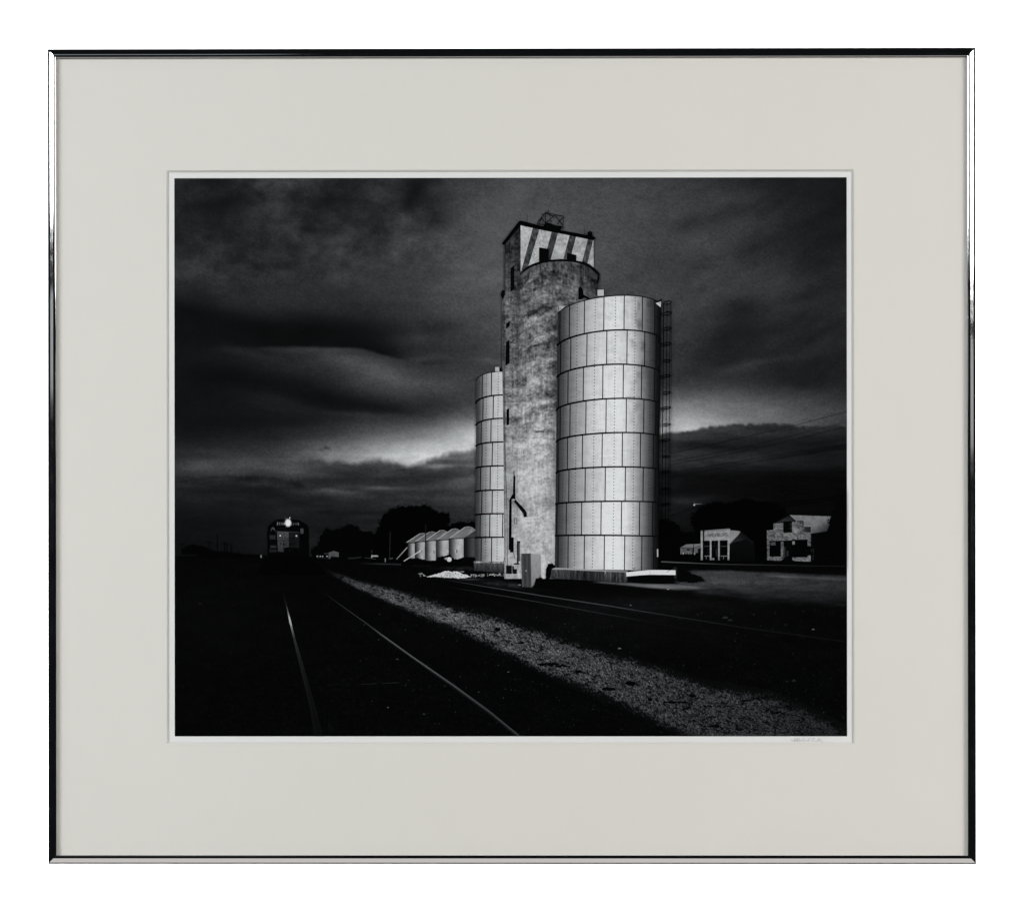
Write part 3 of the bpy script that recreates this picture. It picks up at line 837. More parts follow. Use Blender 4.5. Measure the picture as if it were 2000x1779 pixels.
# ------------------------------------------------------------------ the locomotive
def lc(x, y): return (500 + x / 14.286, 990 + y / 14.286)
k = Ink('printed_locomotive')
k.poly([lc(*p) for p in [(325, 1400), (325, 580), (380, 490), (520, 385), (620, 340), (800, 325), (1000, 340), (1200, 358), (1330, 430), (1440, 500), (1470, 590), (1475, 1400)]], 5)
k.poly([lc(*p) for p in [(590, 690), (915, 690), (915, 1115), (800, 1125), (775, 1245), (620, 1240), (600, 930)]], [74, 80, 64, 54, 50, 56, 64])
k.poly([lc(*p) for p in [(915, 690), (1205, 690), (1200, 1130), (915, 1115)]], [26, 28, 22, 22])
k.line([lc(570, 680), lc(1210, 695)], 1.2, [60, 44])
for r, t in [((380, 780, 545, 900), 38), ((395, 1070, 570, 1140), 44), ((370, 1180, 585, 1255), 32), ((1080, 960, 1200, 1120), 22)]:
    k.poly([lc(r[0], r[1]), lc(r[2], r[1]), lc(r[2], r[3]), lc(r[0], r[3])], t)
k.poly([lc(*p) for p in [(415, 680), (430, 600), (470, 555), (520, 590), (545, 690), (520, 650), (470, 600), (440, 640)]], 74)
k.poly([lc(*p) for p in [(1235, 600), (1325, 590), (1330, 735), (1250, 745)]], 64)
k.poly([lc(*p) for p in [(620, 560), (870, 560), (870, 670), (600, 670)]], 9)
for x in (590, 780): k.line([lc(x, 940), lc(x, 1250)], 1.3, 10)
k.line([lc(590, 940), lc(1210, 945)], 1.0, 14)
k.line([lc(330, 640), lc(330, 900)], 1.3, 4)
k.text('UP', *lc(805, 748), 5.4, 3.6, 22)
k.text('UNION', *lc(905, 885), 24, 6.4, 4)
k.text('PACIFIC', *lc(905, 1032), 32, 6.2, 4)
k.text('3 1 1 8', *lc(700, 462), 15.5, 5.4, 185)
k.text('3 1 1 8', *lc(1092, 468), 15, 5.2, 130)
r3 = np.random.default_rng(5)
qx, qy = r3.uniform(370, 1200, 170), r3.uniform(700, 1240, 170)
k.dots(500 + qx / 14.286, 990 + qy / 14.286, r3.uniform(0.4, 0.9, 170), r3.uniform(6, 46, 170))
k.line([lc(380, 950), lc(590, 1010)], 0.9, 8).line([lc(1215, 700), lc(1215, 1260)], 1.0, 16).line([lc(400, 1060), lc(400, 1260)], 1.0, 26)
for x, y in [(680, 795), (1132, 803)]:
    X_, Y_ = lc(x, y)
    k.disc(X_, Y_, 2.9, 2.9, 4); k.disc(X_, Y_, 1.6, 1.6, 215)
# headlamp flare
cx, cy = lc(900, 432)
for i, (ang, ln, tn) in enumerate([(-118, 17, 74), (-97, 15, 66), (-72, 17, 74), (-48, 13, 60), (-140, 13, 62), (-20, 11, 46), (-160, 11, 50), (200, 9, 40), (15, 9, 40), (150, 9, 44), (30, 8, 40), (110, 9, 40), (70, 9, 40)]):
    dx, dy = math.cos(R(ang)), math.sin(R(ang))
    k.line([(cx + 4 * dx, cy + 4 * dy), (cx + ln * 0.6 * dx, cy + ln * 0.6 * dy), (cx + ln * dx, cy + ln * dy)], [2.2, 1.0, 0.4], [170, tn, 22], up=(i == 0))
rim = [(cx + (5.4 + 1.5 * (i % 2)) * math.cos(2 * math.pi * i / 26), cy + 0.6 + (6.9 + 1.7 * (i % 2)) * math.sin(2 * math.pi * i / 26)) for i in range(26)]
k.fan(cx, cy + 0.6, rim, 235, 170)
k.poly([(cx + 0.78 * (x - cx), cy + 0.78 * (y - cy)) for x, y in rim], 228)
X_, Y_ = lc(900, 280); k.rect(X_ - 1, Y_ - 2, X_ + 1.2, Y_ + 2.4, 8)
X_, Y_ = lc(945, 300); k.disc(X_, Y_, 1.4, 1.4, 190)
k.done()
Ink('printed_track_bed').poly([(500, 1120), (522, 1086), (604, 1086), (640, 1120)], 4).done()

# ------------------------------------------------------------------ right: wires, lamp, houses
for pts, t in [([(1312, 885.5), (1450, 855), (1560, 829), (1654, 804)], 0), ([(1312, 901), (1450, 875), (1560, 848), (1654, 824)], 1), ([(1312, 907.5), (1450, 882), (1560, 856), (1654, 834)], 2),
               ([(1311, 924), (1420, 905), (1540, 885), (1654, 868)], 0), ([(1311, 928.5), (1420, 909), (1540, 889.5), (1654, 871.5)], 1), ([(1311, 933), (1420, 912), (1540, 892), (1654, 875)], 2),
               ([(1516, 984), (1580, 977), (1654, 967)], 0), ([(1530, 989), (1580, 982), (1654, 972)], 0), ([(1310, 1007.5), (1340, 998), (1371, 987)], 0)]:
    p = np.array(pts, float); xq = np.linspace(p[0, 0], p[-1, 0], 40); yq = np.interp(xq, p[:, 0], p[:, 1])
    tone = [max(5, sky_at(a, b) * 0.66 - 2) for a, b in zip(xq, yq)]
    Ink('printed_power_line').line(np.stack([xq, yq], -1), 1.1 if t == 0 else 0.85, tone).done()


def s8(x, y): return (1310 + x / 10.526, 970 + y / 10.526)
k = Ink('printed_house')
k.poly([s8(*p) for p in [(195, 1050), (330, 980), (640, 968), (640, 985), (475, 1052)]], [96, 112, 118, 118, 104])
k.quad(s8(200, 1060), s8(450, 1060), s8(450, 1170), s8(205, 1165), lambda x, y, u, v: 84 + 30 * fbm(x / 2, y / 3, 3, 70) + 0 * x, 1.2)
k.poly([s8(*p) for p in [(480, 1060), (620, 1000), (620, 1050), (560, 1080), (580, 1150), (480, 1160)]], 92)
k.rect(*s8(340, 1075), *s8(390, 1110), 20)
k.rect(*s8(560, 1070), *s8(620, 1150), 8)
for x in (215, 262, 318, 372, 420): k.rect(*s8(x - 10, 1150), *s8(x + 10, 1185), 110 if x != 262 else 170)
k.line([s8(475, 975), s8(475, 1185)], 1.4, 10)
k.rect(*s8(480, 1150), *s8(508, 1190), 130)
k.done()

k = Ink('printed_storefront')
k.poly([s8(*p) for p in [(1215, 690), (1440, 705), (1720, 940), (1740, 1340), (1200, 1340)]], [14, 14, 12, 7, 6])
k.poly([s8(*p) for p in [(1215, 690), (1395, 705), (1440, 720), (1390, 790), (1210, 975)]], [124, 132, 118, 128, 140])
k.poly([s8(*p) for p in [(1210, 985), (1440, 740), (1720, 935), (1690, 960), (1560, 860), (1440, 905), (1330, 925)]], [44, 16, 14, 24, 20, 36, 40])
k.quad(s8(620, 700), s8(1222, 660), s8(1205, 1305), s8(622, 1305), lambda x, y, u, v: 140 + 34 * fbm(x / 4, y / 4, 4, 71) - 22 * sstep(0.9, 1, v), 1.4)
k.line([s8(615, 705), s8(1222, 664)], 1.6, [80, 120])
k.line([s8(700, 722), s8(1150, 692)], 0.9, 92)
for x0_, x1_, yt in [(662, 808, 908), (842, 977, 905), (1012, 1172, 900)]:
    k.poly([s8(x0_, yt), s8(x1_, yt - 6), s8(x1_, 1305), s8(x0_, 1305)], 5)
    k.line([s8(x0_ + 20, 1022), s8(x1_, 1016)], 1.2, 66 if x0_ != 842 else 26)
    if x0_ != 842: k.line([s8(x0_ + 20, 1222), s8(x1_, 1220)], 1.6, 110)
k.line([s8(910, 915), s8(910, 990)], 0.8, 40).line([s8(935, 1060), s8(945, 1230)], 1.6, 44).line([s8(765, 1060), s8(770, 1200)], 1.4, 26)
for x in (735, 1003, 1088): k.line([s8(x, 1225), s8(x, 1285)], 1.2, 96)
k.poly([s8(820, 1265), s8(895, 1262), s8(900, 1300), s8(825, 1300)], 130).rect(*s8(845, 1272), *s8(868, 1290), 20)
k.text("HAMDERLUH'S", *s8(945, 788), 43, 7.2, 16, -0.055)
k.done()
k = Ink('printed_street_lamp')
k.line([s8(680, 175), s8(682, 1340)], 2.8, [6, 4]).line([s8(487, 152), s8(650, 152)], 0.9, [150, 70]).disc(*s8(487, 174), 1.9, 1.3, 190).line([s8(487, 110), s8(487, 160)], 1, 90)
k.done()

k = Ink('printed_brick_store')
def s9(x, y): return (1480 + x / 11.11, 980 + y / 11.11)
k.poly([s9(*p) for p in [(1150, 560), (1560, 700), (1700, 800), (1700, 1340), (1150, 1340)]], 7)


def roof_t(x, y, u, v):
    return (112 + 22 * np.sin((x + 0.25 * y) * 2.0) + 20 * fbm(x / 6, y / 6, 3, 72)) * (1 - 0.55 * sstep(0.45, 1, u * 0.55 + v * 0.5))
k.quad(s9(700, 290), s9(1660, 322), s9(1500, 640), s9(1090, 700), roof_t, 1.4)
k.poly([s9(*p) for p in [(540, 440), (690, 290), (850, 430), (850, 560), (540, 560)]], 8)
brick = lambda x, y, u, v: 96 + 62 * fbm(x / 3.0, y / 1.8, 4, 73) + 34 * fbm(x / 11, y / 9, 3, 74) - 40 * sstep(0.2, 0.6, fbm(x / 4, y / 3, 3, 116))
k.quad(s9(340, 475), s9(860, 425), s9(860, 640), s9(340, 640), brick, 1.2)
k.quad(s9(850, 425), s9(990, 425), s9(990, 640), s9(850, 640), lambda x, y, u, v: brick(x, y, u, v) * 0.8, 1.2)
k.poly([s9(*p) for p in [(330, 400), (690, 290), (850, 430), (760, 400), (745, 440), (560, 435), (490, 440), (470, 470), (330, 475)]], [3, 10, 8, 40, 20, 20, 50, 40, 3])
k.quad(s9(200, 620), s9(1155, 560), s9(1150, 1300), s9(205, 1270), brick, 1.2)
k.line([s9(990, 425), s9(990, 555)], 1.2, 12).line([s9(990, 553), s9(1160, 553)], 1.6, 10).line([s9(850, 425), s9(990, 422)], 1.6, 12)
k.quad(s9(1010, 560), s9(1150, 560), s9(1150, 670), s9(1010, 660), lambda x, y, u, v: 40 + 24 * fbm(x / 3, y / 2, 3, 75), 1.4)
k.rect(*s9(555, 430), *s9(745, 672), 5)
k.line([s9(690, 490), s9(735, 490)], 1, 50).line([s9(690, 580), s9(735, 580)], 1, 54).line([s9(722, 470), s9(722, 640)], 0.8, 44)
k.rect(*s9(258, 850), *s9(502, 1192), 4).rect(*s9(280, 876), *s9(390, 945), 66)
k.poly([s9(258, 850), s9(760, 838), s9(1090, 815), s9(1090, 840), s9(740, 872), s9(560, 868), s9(258, 872)], 5)
k.rect(*s9(562, 850), *s9(750, 1300), 6).rect(*s9(575, 980), *s9(600, 1210), 50).rect(*s9(630, 1060), *s9(665, 1180), 44)
k.rect(*s9(740, 820), *s9(1080, 1205), 4).rect(*s9(752, 855), *s9(805, 928), 118)
k.rect(*s9(1078, 962), *s9(1162, 1165), 4).rect(*s9(725, 935), *s9(760, 1180), 5)
k.poly(rough([s9(*p) for p in [(190, 1310), (300, 1290), (480, 1280), (560, 1240), (700, 1230), (800, 1290), (900, 1310), (1000, 1320), (1160, 1290), (1160, 1360), (190, 1360)]], 1.2, 1.6, 40), 5)
qx = rng.normal(1220, 30, 40); qy = rng.uniform(1030, 1270, 40)
k.dots(1480 + qx / 11.11, 980 + qy / 11.11, 0.8, rng.uniform(20, 70, 40))
k.done()
tree([(1656, 1110), (1656, 955), (1646, 968), (1636, 990), (1630, 1004), (1622, 1010), (1620, 1022), (1618, 1034), (1612, 1042), (1600, 1046), (1592, 1052), (1588, 1104)], 2.2, 42, 0.6, 5, 1060)
k = Ink('printed_road')
k.line([(1292, 1097), (1340, 1099), (1372, 1100.4), (1410, 1102), (1500, 1103.5), (1600, 1105.5), (1654, 1106.5)], [2.2, 2, 1.8, 1.6, 1.4, 1.4, 1.4], [84, 70, 62, 50, 40, 26, 20])
k.done()

# ------------------------------------------------------------------ left steel silo
def arc_fn(yc, t, sag, cx, hw):
    def f(x):
        s = np.clip((x - cx) / hw, -1, 1)
        return yc + t * (x - cx) + sag * (1 - np.sqrt(1 - s * s))
    return f


def steel_silo(name, xl, xr, cx, hw, bands, shade, seams, rivets, rsp, stain, seed, rim):
    k = Ink(name)
    nvs = int((bands[-1](cx) - bands[0](cx)) / 1.8); nus = int((xr(800) - xl(800)) / 1.6)
    u = np.linspace(0, 1, nus)[None, :]
    v = np.linspace(0, 1, nvs)[:, None]
    ya = 600 if cx > 1000 else 740
    xx = xl(ya) + u * (xr(ya) - xl(ya)); yt = bands[0](xx); yb = bands[-1](xx)
    PYs = yt + v * (yb - yt)
    PXs = xl(PYs) + u * (xr(PYs) - xl(PYs))
    tone = shade(PXs, PYs, u + 0 * v)
    # each sheet has its own slight tone
    row = np.zeros(PXs.shape, int)
    for b in bands[1:-1]: row += (PYs > b(PXs))
    col = np.zeros(PXs.shape, int)
    for r, ss in enumerate(seams):
        for x in ss: col += ((row == r) & (PXs > x))
    tone = tone * (0.955 + 0.09 * TAB[(row * 7 + seed) % 256, (col * 13 + seed) % 256])
    tone *= 1 + 0.06 * fbm(PXs / 14, PYs / 5, 3, seed) + 0.05 * fbm(PXs / 2.5, PYs / 22, 3, seed + 1)
    tone -= stain(PXs, PYs)
    k.grid(PXs, PYs, np.clip(tone, 6, 220))
    lo = xl(ya) - 0.2; hi = xr(ya)
    # seams
    for r, ss in enumerate(seams):
        lift()
        for x in ss:
            k.line([(x + 0.4, bands[r](x)), (x - 0.3, bands[r + 1](x))], 1.9, 14, up=False)
    pxr, pyr = [], []
    for (xt, xb) in rivets:
        ytop, ybot = bands[0](xt) + 4, bands[-1](xb) - 2
        yy = np.arange(ytop, ybot, rsp)
        pxr.append(xt + (xb - xt) * (yy - ytop) / (ybot - ytop)); pyr.append(yy)
    pxr = np.concatenate(pxr); pyr = np.concatenate(pyr)
    k.dots(pxr, pyr, 1.25, 52)
    for i, b in enumerate(bands[:-1]):
        yb0 = float(b(cx))
        xq = np.concatenate([[xl(yb0) - 1.0], np.linspace(xl(yb0) + 0.3, xr(yb0), 60)])
        yq = b(np.clip(xq, cx - hw, cx + hw))
        k.line(np.stack([xq, yq], -1), rim if i == 0 else np.linspace(3.6, 2.5, 61), 8 if i else 16)
    return k


sl = lambda y: np.interp(y, [740, 1096], [931.2, 928.6])
sr = lambda y: np.interp(y, [740, 1096], [990, 990])
CX, HW = 984, 54
lb = [(725.3, 0, 20), (771.4, 0, 17), (817, 0, 14.5), (863, 0, 9), (909.6, 0, 5), (956.8, 0, 3.4), (1003, 0, 2.4), (1049, 0, 1.0), (1096.5, 0, -0.5)]
bands = [arc_fn(a, b, c, CX, HW) for a, b, c in lb]
A_ = [939, 958]; B_ = [941.6, 961.8]
k = steel_silo('printed_steel_silo', sl, sr, CX, HW, bands,
               lambda x, y, u: np.interp(x, [929, 933, 938, 945, 955, 965, 985], [48, 62, 84, 128, 164, 188, 198]),
               [[942.5, 960.5], [944, 964], [940.5, 959.5], [942, 962], A_, B_, [938.3, 957, 982.3], [940.3, 960.6]],
               [(936.5, 933.8), (951, 948.2), (974, 971)], 5.4,
               lambda x, y: 16 * np.exp(-((x - 948) / 6) ** 2) * sstep(0.05, 0.5, fbm(x / 5, y / 4, 3, 81)) * ((y < 771) | (y > 1052)), 81, 1.6)
k.rect(968, 717, 976, 725.3, 176).poly([(976, 717), (979, 718), (980.5, 725), (976, 725.3)], 10)
k.done()
k = Ink('printed_silo_base')
k.quad((926, 1096), (987, 1096.5), (987, 1119), (926, 1114), lambda x, y, u, v: (82 - 40 * v) * (1 + 0.55 * fbm(x / 2.2, y / 14, 3, 83)) + 70 * (v < 0.16) * (0.7 + fbm(x / 5, y / 2, 2, 84)), 1.4)
k.done()

# ------------------------------------------------------------------ concrete grain elevator
k = Ink('printed_grain_elevator')
lx = [(430, 987), (565, 987), (578, 984), (590, 982), (735, 982), (870, 984), (1137, 985.5)]
nvt, nut = 395, 112
yv = np.linspace(478, 1130, nvt)
u = np.linspace(0, 1, nut)[None, :]
xl_ = np.interp(yv, [p[0] for p in lx], [p[1] for p in lx])[:, None]
xr_ = np.interp(yv, [478, 524, 535, 545, 560, 585, 600, 1130], [1018, 1018, 1020, 1169.5, 1169, 1168.6, 1110, 1100])[:, None]
TX = xl_ + u * (xr_ - xl_); TY = np.repeat(yv[:, None], nut, 1)


def concrete(x, y):
    base = np.interp(y, [430, 500, 540, 580, 620, 660, 720, 780, 830, 870, 920, 980, 1050, 1137], [58, 66, 84, 96, 100, 108, 114, 124, 140, 156, 166, 168, 176, 178])
    sag = (1085 - y) * 0.05
    yb = y - sag * ((np.maximum(x, 1012) - 1098) / 82) ** 2
    f = np.ones_like(x)
    f *= 1 - 0.40 * sstep(1110, 1168, x) * (1 - sstep(575, 640, y))
    f *= 1 - 0.34 * sstep(1062, 1100, x) * sstep(600, 640, y) * (1 - 0.5 * sstep(950, 1050, y))
    f *= np.where(x < 1013, 0.92, 1.0)
    f *= 1 - 0.26 * np.exp(-((x - 1013) / 6) ** 2) * (1 - sstep(620, 900, y))
    f *= 1 + 0.10 * np.exp(-((x - 1050) / 20) ** 2)
    f *= 1 - 0.22 * (1 - sstep(986, 990, x)) + 0 * x
    amp = np.interp(y, [430, 540, 640, 800, 900, 1000, 1137], [1.1, 1.4, 1.2, 1.05, 0.62, 0.48, 0.46])
    n = 0.24 * fbm(x / 30, yb / 16, 3, 90) + 0.16 * fbm(x / 10, yb / 2.8, 3, 89) + 0.34 * fbm(x / 4.2, yb / 3.6, 4, 88) + 0.20 * fbm(x / 2.8, y / 24, 3, 91) + 0.26 * fbm(x / 5, yb / 3.2, 3, 92)
    blk = TAB[(np.floor(yb / 19).astype(int) * 5) % 256, (np.floor((x + 7 * np.floor(yb / 19)) / 24).astype(int) * 3) % 256] - 0.5
    n += 0.26 * blk + 0.26 * (rng.random(x.shape) - 0.5)
    for yc_, h_, a_ in [(536, 8, -.30), (562, 4, .2), (598, 8, -.34), (610, 4, .30), (652, 4, .3), (668, 9, -.16), (700, 5, .28), (722, 6, -.2), (742, 4, .3), (768, 6, -.22), (783, 5, .25), (806, 8, -.25), (842, 4, -.2), (862, 14, .14)]:
        n += a_ * np.exp(-((yb - yc_) / h_) ** 2) * (0.55 + 1.3 * fbm(x / 14, yb / 9, 3, int(yc_)))
    # pale lime runs and edges of the pours
    n += 0.22 * np.exp(-((np.mod(yb, 19) - 2) / 1.6) ** 2) * fbm(x / 12, yb / 20, 3, 93)
    drip = sstep(0.1, 0.6, fbm(x / 4.0, np.full_like(x, 2.2) + y / 90, 3, 94)) * (1 - sstep(520, 590, y))
    return base * f * (1 + amp * n) * (1 - 0.5 * drip)


tt = concrete(TX, TY)
k.grid(TX, TY, np.clip(tt, 10, 205))
# upper left face up to the cornice
k.quad((987, 474), (1018.5, 438), (1018.5, 530), (987, 530), lambda x, y, u, v: np.clip(concrete(x, y + 30) * 0.86, 8, 160), 1.7)
# painted head house
k.quad((1017.8, 439), (1160, 468), (1160.5, 530), (1017.8, 530), lambda x, y, u, v: 178 + 30 * fbm(x / 9, y / 9, 4, 95) + 34 * fbm(x / 2.6, y / 3.4, 3, 96) - 14 * u - 34 * sstep(0.25, 0.6, fbm(x / 5, y / 5, 4, 115)), 1.8)
lift()
for q in [[(1042.2, 443), (1055.4, 446), (1032, 523), (1018.4, 531)], [(1078.8, 451), (1091.4, 454), (1075.2, 512), (1062.6, 512)],
          [(1113.6, 459), (1126.2, 462), (1113.2, 512), (1099.8, 512)], [(1149.6, 466), (1159.6, 469), (1147, 520), (1135.6, 520)]]:
    k.quad(*q, lambda x, y, u, v: 62 + 50 * fbm(x / 4, y / 6, 4, 97), 1.6)
k.poly([(1053.6, 483.4), (1072.8, 486.4), (1072.8, 514), (1053.6, 514)], 7)
k.poly([(1108.2, 494.2), (1126.8, 498.4), (1126.8, 514), (1108.2, 514)], 9)
k.disc(1045, 497.5, 1.1, 1.1, 60)
# top of the round tower: concrete up to the cap ring
cap_u = [(1015.8, 535.6), (1024, 526.5), (1032, 520), (1042, 515.4), (1053.6, 511.6), (1064, 509.2), (1075, 507.5), (1098, 506.2), (1122, 508.6), (1140, 511.6), (1152, 516.4), (1162.8, 524.8), (1169, 530.5), (1172.4, 535.6)]
cap_l = [(1016.6, 537.6), (1024, 531.4), (1032, 525.6), (1042, 520.6), (1053.6, 516.6), (1064, 513.8), (1075, 511.8), (1098, 510.6), (1122, 512.4), (1140, 517), (1152, 523), (1162.8, 532.4), (1168, 538), (1171.8, 546)]
n = 90
xq = np.linspace(1016.5, 1171, n)
yt_ = curve(cap_l, xq) - 2
vq = np.linspace(0, 1, 40)[:, None]
YY = yt_[None, :] + vq * (np.maximum(yt_ + 14, 600) - yt_)[None, :]
XX = np.repeat(xq[None, :], 40, 0)
XX = np.minimum(XX, np.interp(YY, [500, 546, 556, 590], [1171.8, 1171.4, 1169, 1168.6]))
k.grid(XX, YY, np.clip(concrete(XX, YY), 10, 205))
k.poly(cap_u + cap_l[::-1], 10)
k.poly([(1172.4, 535.6), (1171.8, 546), (1169.4, 555), (1166.5, 552), (1168, 538), (1164, 528)], 14)
# cornice and roof gear
k.poly([(981.6, 475), (1014.5, 432.5), (1018, 431.2), (1030, 433.8), (1050, 439.4), (1100, 450.6), (1159, 461.6), (1164, 464.5), (1163, 467.6), (1159.8, 470), (1110, 459.6), (1060, 449.8), (1018, 440.6), (987, 478.4), (982, 478)], 6)


def r1(x, y): return (960 + x / 8.333, 400 + y / 8.333)
lift()
for a in [[(755, 300), (885, 130), (1180, 190), (1170, 410)], [(885, 130), (885, 320)], [(820, 150), (855, 162)], [(765, 320), (900, 322)], [(905, 150), (930, 92), (946, 168)],
          [(905, 292), (1030, 180)], [(1040, 172), (1168, 335)], [(1075, 325), (1172, 208)], [(775, 325), (838, 195)], [(828, 225), (872, 292)], [(755, 300), (765, 322)], [(960, 235), (985, 290)], [(945, 170), (1035, 190)]]:
    k.line([r1(*p) for p in a], 1.6, 4)
k.poly([r1(*p) for p in [(855, 330), (890, 290), (960, 300), (1050, 335), (1165, 350), (1125, 425), (860, 375)]], 6)
k.line([r1(590, 150), r1(590, 290)], 0.9, 30).line([r1(1525, 395), r1(1525, 500)], 0.9, 24)
k.poly([r1(*p) for p in [(1568, 510), (1572, 455), (1590, 440), (1612, 425), (1645, 452), (1652, 530)]], 6)
# openings on the narrow side
for q in [[(998.4, 523.6), (1005.4, 518.2), (1005.6, 564.4), (997.8, 570.4)], [(989.2, 633), (996.5, 626.3), (996.5, 636.5), (989, 642.6)], [(989.2, 668.5), (996, 663.5), (996, 709.6), (987.9, 714)],
          [(990, 799.5), (995.2, 797), (995, 829), (990, 831.5)], [(997, 588), (999, 583.5), (1001.5, 581.5), (999, 588)]]:
    k.poly(q, 9)
k.poly([(998.5, 490), (1000, 482), (1004, 478.6), (1003, 486)], 34)
for a, w_, t in [([(997, 671.6), (1006, 662.2)], 1.7, 26), ([(1042.4, 675.4), (1048.8, 675)], 3, 24), ([(994, 774.8), (1000, 771)], 1.7, 44), ([(1000.8, 744), (1003.6, 744), (1002.4, 755)], 1.8, 52), ([(1047, 843), (1056, 842.4), (1063, 843)], 2.6, 66),
                 ([(1066, 844.6), (1073, 840.4)], 1.4, 84)]:
    k.line(a, w_, t)
k.line([(987.2, 478), (987.2, 575)], 1.2, 26)
k.line([(984.6, 590), (985.6, 735), (987, 870), (990.8, 1000), (991.4, 1104)], 1.0, 64)
k.poly(rough([(979, 574), (981, 567.5), (986, 566.5), (986.6, 577), (983, 586), (980.4, 581)], 0.6, 1.5, 3), 9)
# spouts and small things at the foot
k.line([(1004, 918.5), (1004.8, 929)], [1.2, 2.0], [110, 70])
k.poly([(1003.4, 931), (1004.6, 928), (1006.8, 930), (1007, 964), (1007.4, 976), (1004, 974), (1000, 974.5), (999.6, 1049), (1003.8, 1049), (1003.8, 1078.4), (996.6, 1078.4), (996.4, 1073.6), (994, 1073), (994.8, 1000), (995.4, 976), (997, 972.5), (1002.4, 964)], 8)
k.poly([(1003.6, 978.6), (1007.4, 976), (1021, 990), (1026.6, 996), (1029.2, 1001), (1029.8, 1009.4), (1024, 1010), (1022.4, 1003)], 11)
k.disc(1004.4, 976.6, 1.4, 1.2, 170)
k.line([(1005.4, 1012), (1009.8, 1012), (1009.8, 1023), (1005.4, 1023), (1005.4, 1012)], 1.1, 56)
k.rect(1010.2, 1056.6, 1016.6, 1060, 36).rect(1010.2, 1060, 1013.4, 1101, 22).rect(1013.4, 1060, 1016.4, 1096, 92)
k.rect(1004, 1099.5, 1015, 1102.4, 34).rect(989, 1104, 1000, 1120.4, 16).rect(1001.4, 1105, 1004, 1120, 26).rect(1004, 1111, 1010, 1120.5, 20)
k.line([(1003, 1079), (1006, 1090)], 1, 80)
k.line([(984, 1098), (986, 1088)], 1, 40)
k.poly(rough([(1130.4, 585), (1130.6, 567), (1132, 561.5), (1135, 559.6), (1139, 566), (1141, 576), (1153, 583), (1153, 586), (1140, 582), (1137, 585)], 0.5, 1.5, 5), 7)
k.done()

# ------------------------------------------------------------------ tall steel silo
sl = lambda y: np.interp(y, [600, 800, 1110], [1090.2, 1087.8, 1084.2])
sr = lambda y: np.interp(y, [600, 800, 1110], [1291.8, 1289.8, 1286.0])
CX, HW = 1189.5, 102.5
lb = [(579, -.100, 31.5), (645.7, -.0713, 28), (712, -.045, 24.3), (778.8, -.05, 18.8), (845.5, -.04, 14), (912, -.02, 9.5), (979, -.008, 4.7), (1045.4, .01, 2), (1112.4, .018, -1)]
bands = [arc_fn(a, b, c, CX, HW) for a, b, c in lb]
seams = [[1094.4, 1112.9, 1142.2, 1180.2, 1219.8, 1255.3, 1279.6], [1095.4, 1115.5, 1147, 1185.7, 1225.4, 1259.8, 1282.2], [1092, 1110, 1140, 1178, 1218, 1253.6, 1279],
         [1094.8, 1113.9, 1145, 1184.3, 1223.8, 1258, 1281.4], [1090.5, 1108.9, 1138, 1176.6, 1216, 1251.3, 1276.7], [1092, 1111.6, 1143.4, 1182.6, 1221.8, 1256.6, 1279.7],
         [1088.2, 1106.5, 1136.4, 1174.4, 1214.2, 1249.6, 1275], [1090.3, 1110, 1141.6, 1180.7, 1220.3, 1253.9, 1277.2]]
rivets = [(1103.5, 1097.7), (1128.5, 1122.4), (1163.6, 1157.5), (1203.3, 1197.6), (1241.6, 1235.8), (1271.5, 1265.8)]


def shade(x, y, u):
    return np.interp(u, [0, .03, .06, .12, .2, .32, .45, .58, .68, .76, .82, .88, .93, .965, 1], [40, 56, 74, 110, 150, 186, 206, 213, 204, 174, 134, 90, 54, 24, 12]) * np.interp(y, [580, 680, 800, 1110], [0.96, 1.0, 1.03, 1.02])


def stain(x, y):
    g = np.exp(-((x - 1246) / 20) ** 2) * np.interp(y, [580, 640, 760, 860], [1, 1, 0.5, 0.1])
    return 52 * g * sstep(-0.1, 0.6, fbm(x / 11, y / 20, 4, 99)) + 16 * sstep(0.25, 0.7, fbm(x / 16, y / 6, 3, 98)) * np.interp(y, [580, 760, 900], [1, .6, .2])


k = steel_silo('printed_steel_silo', sl, sr, CX, HW, bands, shade, seams, rivets, 6.2, stain, 100, 2.0)
k.poly([(1092.8, 598), (1104.5, 598.4), (1094, 607.5)], 176).line([(1094.4, 600), (1096, 605)], 0.8, 30)
k.poly([(1281.3, 592.5), (1292.3, 589.6), (1291.7, 601.3)], 196).line([(1288, 594), (1291, 591)], 0.8, 60)
k.line([(1283, 591), (1293.8, 584.8)], 2.2, 8).line([(1293, 585), (1291.4, 604)], 1.2, 8)
k.poly([(1167.8, 566.5), (1180.2, 566), (1180.5, 578), (1168, 578.4)], 182).line([(1181, 566), (1181, 579)], 1.2, 18)
for x in (1224, 1228, 1232, 1236, 1239, 1248): k.rect(x, 774.4 + (x - 1224) * 0.06, x + 2, 775.8 + (x - 1224) * 0.06, 60, up=(x == 1224))
k.poly([(1237, 1111.6), (1240.6, 1108), (1241, 1110), (1238, 1112)], 20)
k.done()
k = Ink('printed_silo_base')
k.quad((1072, 1112), (1226, 1116), (1226, 1138), (1072, 1129), lambda x, y, u, v: (54 + 12 * np.sin(x / 17)) * (1 + 0.95 * fbm(x / 2.2, y / 20, 3, 101)) * (1 - 0.2 * v), 1.5)
k.line([(1078.6, 1109.6), (1100, 1110.6), (1156, 1113.6), (1226, 1116.4)], 3.0, [150, 158, 150, 120])
k.poly([(1181, 1114), (1184, 1114), (1182.8, 1122)], 150)
k.done()
